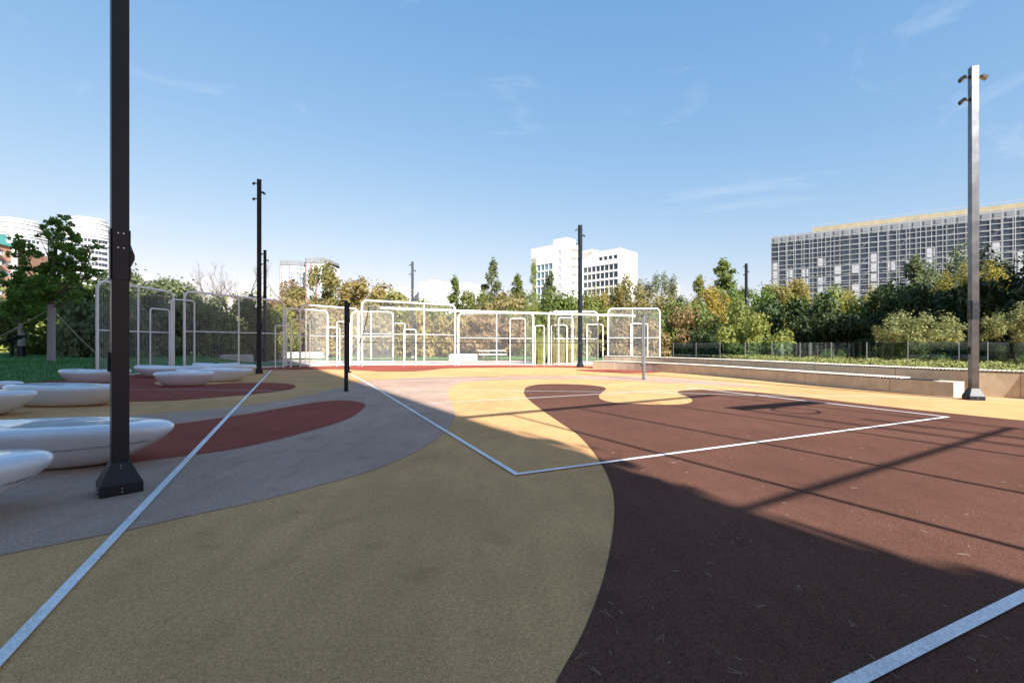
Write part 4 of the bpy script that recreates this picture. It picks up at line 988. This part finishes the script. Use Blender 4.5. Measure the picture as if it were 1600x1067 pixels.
# C: two striped towers
def tower(px0, px1, ty, Z, label, cols3, seed):
    x0, x1 = at(px0, Z).x, at(px1, Z).x; H = zof(ty, Z); r = thing('apartment_tower', label, 'tower block', (0, 0, 0)); w_ = x1 - x0; rd = random.Random(seed)
    pts = [Vector((x0, Z + 6)), Vector((x0 + w_ * .20, Z)), Vector((x0 + w_ * .80, Z)), Vector((x1, Z + 6)), Vector((x1, Z + 24)), Vector((x0, Z + 24))]
    wm = MB(); wm.prism([tuple(p) for p in pts], 0, H); wins = []; strips = MB(); strips2 = MB()
    n = int(H / 3.1)
    for (a, b, c_) in ((0, 1, 2), (1, 2, 6), (2, 3, 2)):
        f = Face(pts[a], pts[b], CAM)
        grid(f, wm, wins, 0, f.L, c_, 1, H - 2.0, n, f.L / c_ * .62, 1.7, .3)
        for i in cols3:
            if a == 1: f.box(strips, f.L * i, f.L * i + f.L * .045, 1, H - 2, .3, .5)
            else: f.box(strips2, f.L * .45, f.L * .55, 1, H - 2, .3, .5)
    wm.build('wall', M['bwallw'], r); limit(sorted(wins, key=lambda q: -q.v[0][2]), 'window', M['bglassb'], r)
    strips.build('coloured_strip', M['bred'], r); strips2.build('coloured_strip', M['borange'], r)
    rm = MB(); rm.prism([(p.x, p.y - .6 if p.y < Z + 10 else p.y) for p in pts], H - 1.5, H + 1.8); rm.build('roof_band', M['bgrey'], r)
tower(431, 469, 411, 300, 'left of the two striped tower blocks behind autumn trees', (.03, .62), 1)
tower(471, 508, 407, 290, 'right of the two striped tower blocks behind autumn trees', (.0, .3, .78), 2)
# D: low white slab blocks
for px0, px1, ty, Z, lab in ((600, 654, 452, 420, 'low pale slab block left of the far slim mast'), (655, 700, 441, 400, 'white slab block just right of the far slim mast'), (702, 752, 445, 430, 'white slab block behind the narrow green tree'), (1052, 1062, 446, 420, 'sliver of a low white building among the trees')):
    r = thing('slab_block', lab, 'building', (0, 0, 0), 0, 'white slab blocks on the skyline'); x0, x1 = at(px0, Z).x, at(px1, Z).x; H = zof(ty, Z); f = Face((x0, Z), (x1, Z), CAM); wm = MB(); wins = []
    wm.prism([(x0, Z), (x1, Z), (x1, Z + 15), (x0, Z + 15)], 0, H); n = max(1, int((x1 - x0) / 5))
    grid(f, wm, wins, 0, x1 - x0, n, H - 24, H - 1, 7, (x1 - x0) / n * .5, 1.5)
    f.box(wm, 0, x1 - x0, H - 1, H, 0, .4)
    wm.box(((x0 + x1) / 2, Z + 7, H + 1.2), ((x1 - x0) * .4, 8, 2.4)); wm.build('wall', M['bwallw'], r); limit(wins, 'window', M['bglassl'], r)
# E: round white towers and the orange block
def round_tower(px, ty, Z, rpx, label):
    c = at(px, Z); rad = rpx / F * Z; H = zof(ty, Z); r = thing('round_tower', label, 'tower block', c, 0, 'round white towers')
    m = MB(); m.tube([(0, 0, 0), (0, 0, H - 9)], rad, 48, False); m.tube([(0, 0, H - 9), (0, 0, H - 6)], rad * .93, 48, False); m.tube([(0, 0, H - 6), (0, 0, H - 3)], rad * .8, 48, False); m.tube([(0, 0, H - 3), (0, 0, H - .6)], rad * .62, 40, False)
    m.build('wall', M['bwallw'], r)
    wins = []; 
    z = H - 13
    for j in range(18):
        for k in range(22):
            a = R(-170 + k * 160 / 21); q = MB(); q.box((math.cos(a) * (rad + .02), math.sin(a) * (rad + .02), z), (.25, 1.25, 1.7), a); wins.append(q)
        z -= 3.1
    limit(wins, 'window', M['bglass'], r)
    b = MB()
    for zz, q in ((H - 9, 1.06), (H - 10.5, 1.05), (H - 6, .99), (H - 3, .86), (H - .6, .68), (H - 12, 1.03), (H - 15.2, 1.02)): b.tube([(0, 0, zz - .25), (0, 0, zz + .3)], rad * q, 48, False)
    b.build('cornice', M['bwallw'], r)
    lv = MB()
    for k in range(48):
        a = R(k * 7.5)
        for zz, q in ((H - 11.3, 1.02), (H - 7.6, .95), (H - 4.6, .83)): lv.box((math.cos(a) * rad * q, math.sin(a) * rad * q, zz), (.25, .45, 1.0), a)
    lv.build('louvre', M['bgrey'], r)
round_tower(140, 343, 250, 31, 'round white tower with stepped crown right of the staked maple')
round_tower(28, 345, 262, 38, 'wider round white tower behind the left side of the staked maple')
bO = thing('apartment_building', 'orange brick and white building with teal top at the left picture edge', 'building', (0, 0, 0))
q0, q1 = at(-90, 128), at(26, 150); H = zof(388, 150); f = Face((q0.x, q0.y), (q1.x, q1.y), CAM); wm = MB(); wins = []
wm.prism([(q0.x, q0.y), (q1.x, q1.y), (q1.x - 5, q1.y + 16), (q0.x - 5, q0.y + 16)], 0, H)
grid(f, wm, wins, 0, f.L, 10, .5, H - 1, 10, 1.7, 1.7); wm.build('wall', M['borange'], bO); limit(wins, 'window', M['bglassb'], bO)
wb = MB()
for k in range(0, 10, 3): f.box(wb, f.L * (k / 10) + .0, f.L * (k / 10) + 1.0, .5, H, .42, 1.3)
for j in range(10): f.box(wb, f.L * .55, f.L * .68, 1 + j * (H - 1.5) / 10, 2.0 + j * (H - 1.5) / 10, .42, 1.8)
wb.build('balcony_stack', M['bwallw'], bO); tp = MB(); f.box(tp, -1, f.L + .5, H, H + 1.0, -10, .9); f.box(tp, 0, f.L * .9, H + 1.0, H + 3.6, -8, -1); tp.build('roof', M['bteal'], bO)
bP = thing('apartment_building', 'pale grey glazed block behind the staked maple trunk', 'building', (0, 0, 0))
q0, q1 = at(22, 175), at(62, 185); H = zof(470, 180); f = Face((q0.x, q0.y), (q1.x, q1.y), CAM); wm = MB(); wins = []
wm.prism([(q0.x, q0.y), (q1.x, q1.y), (q1.x - 3, q1.y + 14), (q0.x - 3, q0.y + 14)], 0, H); grid(f, wm, wins, 0, f.L, 4, .5, H - .5, 5, f.L / 4 * .7, 2.2); wm.build('wall', M['bwallw'], bP); limit(wins, 'window', M['bglassb'], bP)

# ------------------------------------------------------------ behind the camera: what casts the shade
def us(u, s, z=0.0): v = U * u + S * s; return Vector((v.x, v.y, z))
bS = thing('museum_building', 'large stone building behind the camera that shades the court', 'building', (0, 0, 0))
wm = MB(); wins = []
a, b = us(3.64, 17), us(-75, 17); c_, d_ = us(-75, 40), us(3.64, 40); HB = 46
wm.prism([tuple(a[:2]), tuple(b[:2]), tuple(c_[:2]), tuple(d_[:2])], 0, HB)
f = Face((b.x, b.y), (a.x - U.x * 1.2, a.y - U.y * 1.2), CAM); grid(f, wm, wins, 2, f.L - 1, 12, 1, 44, 9, 4.2, 3.0, .3)
wm.build('wall', mat('dark_stone', (.24, .22, .20), .8, noise=[(.3, .1, 3)]), bS); limit(wins, 'window', M['bglass'], bS)
# unseen frame, added so that its posts and rails draw the thin shadows
fr_ = thing('ball_stop_frame', 'tall steel ball stop frame beside the camera', 'fence', (0, 0, 0))
HT = 8.7
for u_ in (4.55, 6.25, 8.3, 10.9): p = us(u_, 6); MB().tube([(p.x, p.y, 0), (p.x, p.y, HT)], .036, 8).build('post', M['anth'], fr_)
for z, th in ((5.2, .05), (8.68, .15)):
    a, b = us(1.5, 6, z), us(11.0, 6, z); c_ = (a + b) / 2; MB().box(c_, ((b - a).length, .05, th), math.atan2(U.y, U.x)).build('rail', M['anth'], fr_)
# basketball stand just outside the right edge
bs = thing('basketball_hoop', 'basketball hoop on twin tube mast just right of the picture', 'basketball hoop', (0, 0, 0))
for u_, h_ in ((9.02, 3.92), (9.16, 3.92), (9.78, 3.1), (9.92, 3.1)):
    p = us(u_, .0 if u_ < 9.5 else .5); MB().tube([(p.x, p.y, 0), (p.x, p.y, h_ - .3)], .035, 8).build('mast', M['anth'], bs)
a, b = us(9.0, -.05, 3.72), us(11.8, .25, 3.72); c_ = (a + b) / 2
MB().box(c_, ((b - a).length, .05, .28), math.atan2((b - a).y, (b - a).x)).build('backboard', M['white'], bs)
cc = us(9.9, -.32, 3.05); MB().tube([(cc.x + .42 * math.cos(k * .2618), cc.y + .42 * math.sin(k * .2618), 3.05) for k in range(25)], .022, 8).build('ring', M['bred'], bs)
# leafy tree by the building corner
rT = thing('broadleaf_tree', 'leafy tree at the building corner behind the camera', 'tree', us(1.22, 12), 0)
mt = bpy.data.objects.new('trunk', TR['k']); C.objects.link(mt); mt.parent = rT; mt.scale = (9, 9, 9)
ct = bpy.data.objects.new('crown', leaf_data('airy', 'green', 0)); C.objects.link(ct); ct.parent = rT; ct.location = (0, 0, 5.6); ct.scale = (2.9, 2.9, 6.0)

# ------------------------------------------------------------ pine needles and bits on the rubber
rd = random.Random(21); m = MB()
spots = [(985, 800), (1115, 790), (1150, 842), (1145, 848), (1115, 884), (1112, 905), (1062, 896), (1250, 920), (1195, 950), (1037, 995), (1325, 972), (1160, 1058), (1325, 1056), (960, 948), (955, 968), (900, 1035), (940, 1060), (1220, 788), (1355, 808), (1450, 835), (1340, 765), (1065, 722), (1050, 725), (955, 709), (975, 711), (1140, 717), (1350, 702), (1075, 740), (1330, 716), (1495, 868), (1001, 738), (1270, 850), (170, 868), (45, 1004), (290, 827)]
for k in range(75): spots.append((rd.uniform(860, 1600), 640 + rd.random() ** 1.3 * 420))
for k in range(22): spots.append((rd.uniform(0, 860), 660 + rd.random() * 400))
for i, (x, y) in enumerate(spots):
    c = g(x, y); a = rd.uniform(0, 6.28); ln = rd.uniform(.03, .075) if i < 35 else rd.uniform(.012, .04)
    for q in range(2 if i < 35 else 1):
        aa = a + q * rd.uniform(.15, .5); e = c + Vector((math.cos(aa) * ln, math.sin(aa) * ln, 0)); m.tube([(c.x, c.y, .016), ((c.x + e.x) / 2, (c.y + e.y) / 2, .016), (e.x, e.y, .016)], .0011 if i < 35 else .0016, 3, False)
tag(m.build('pine_needles', M['needle']), 'dry pine needles scattered over the rubber paving', 'needles', kind='stuff')
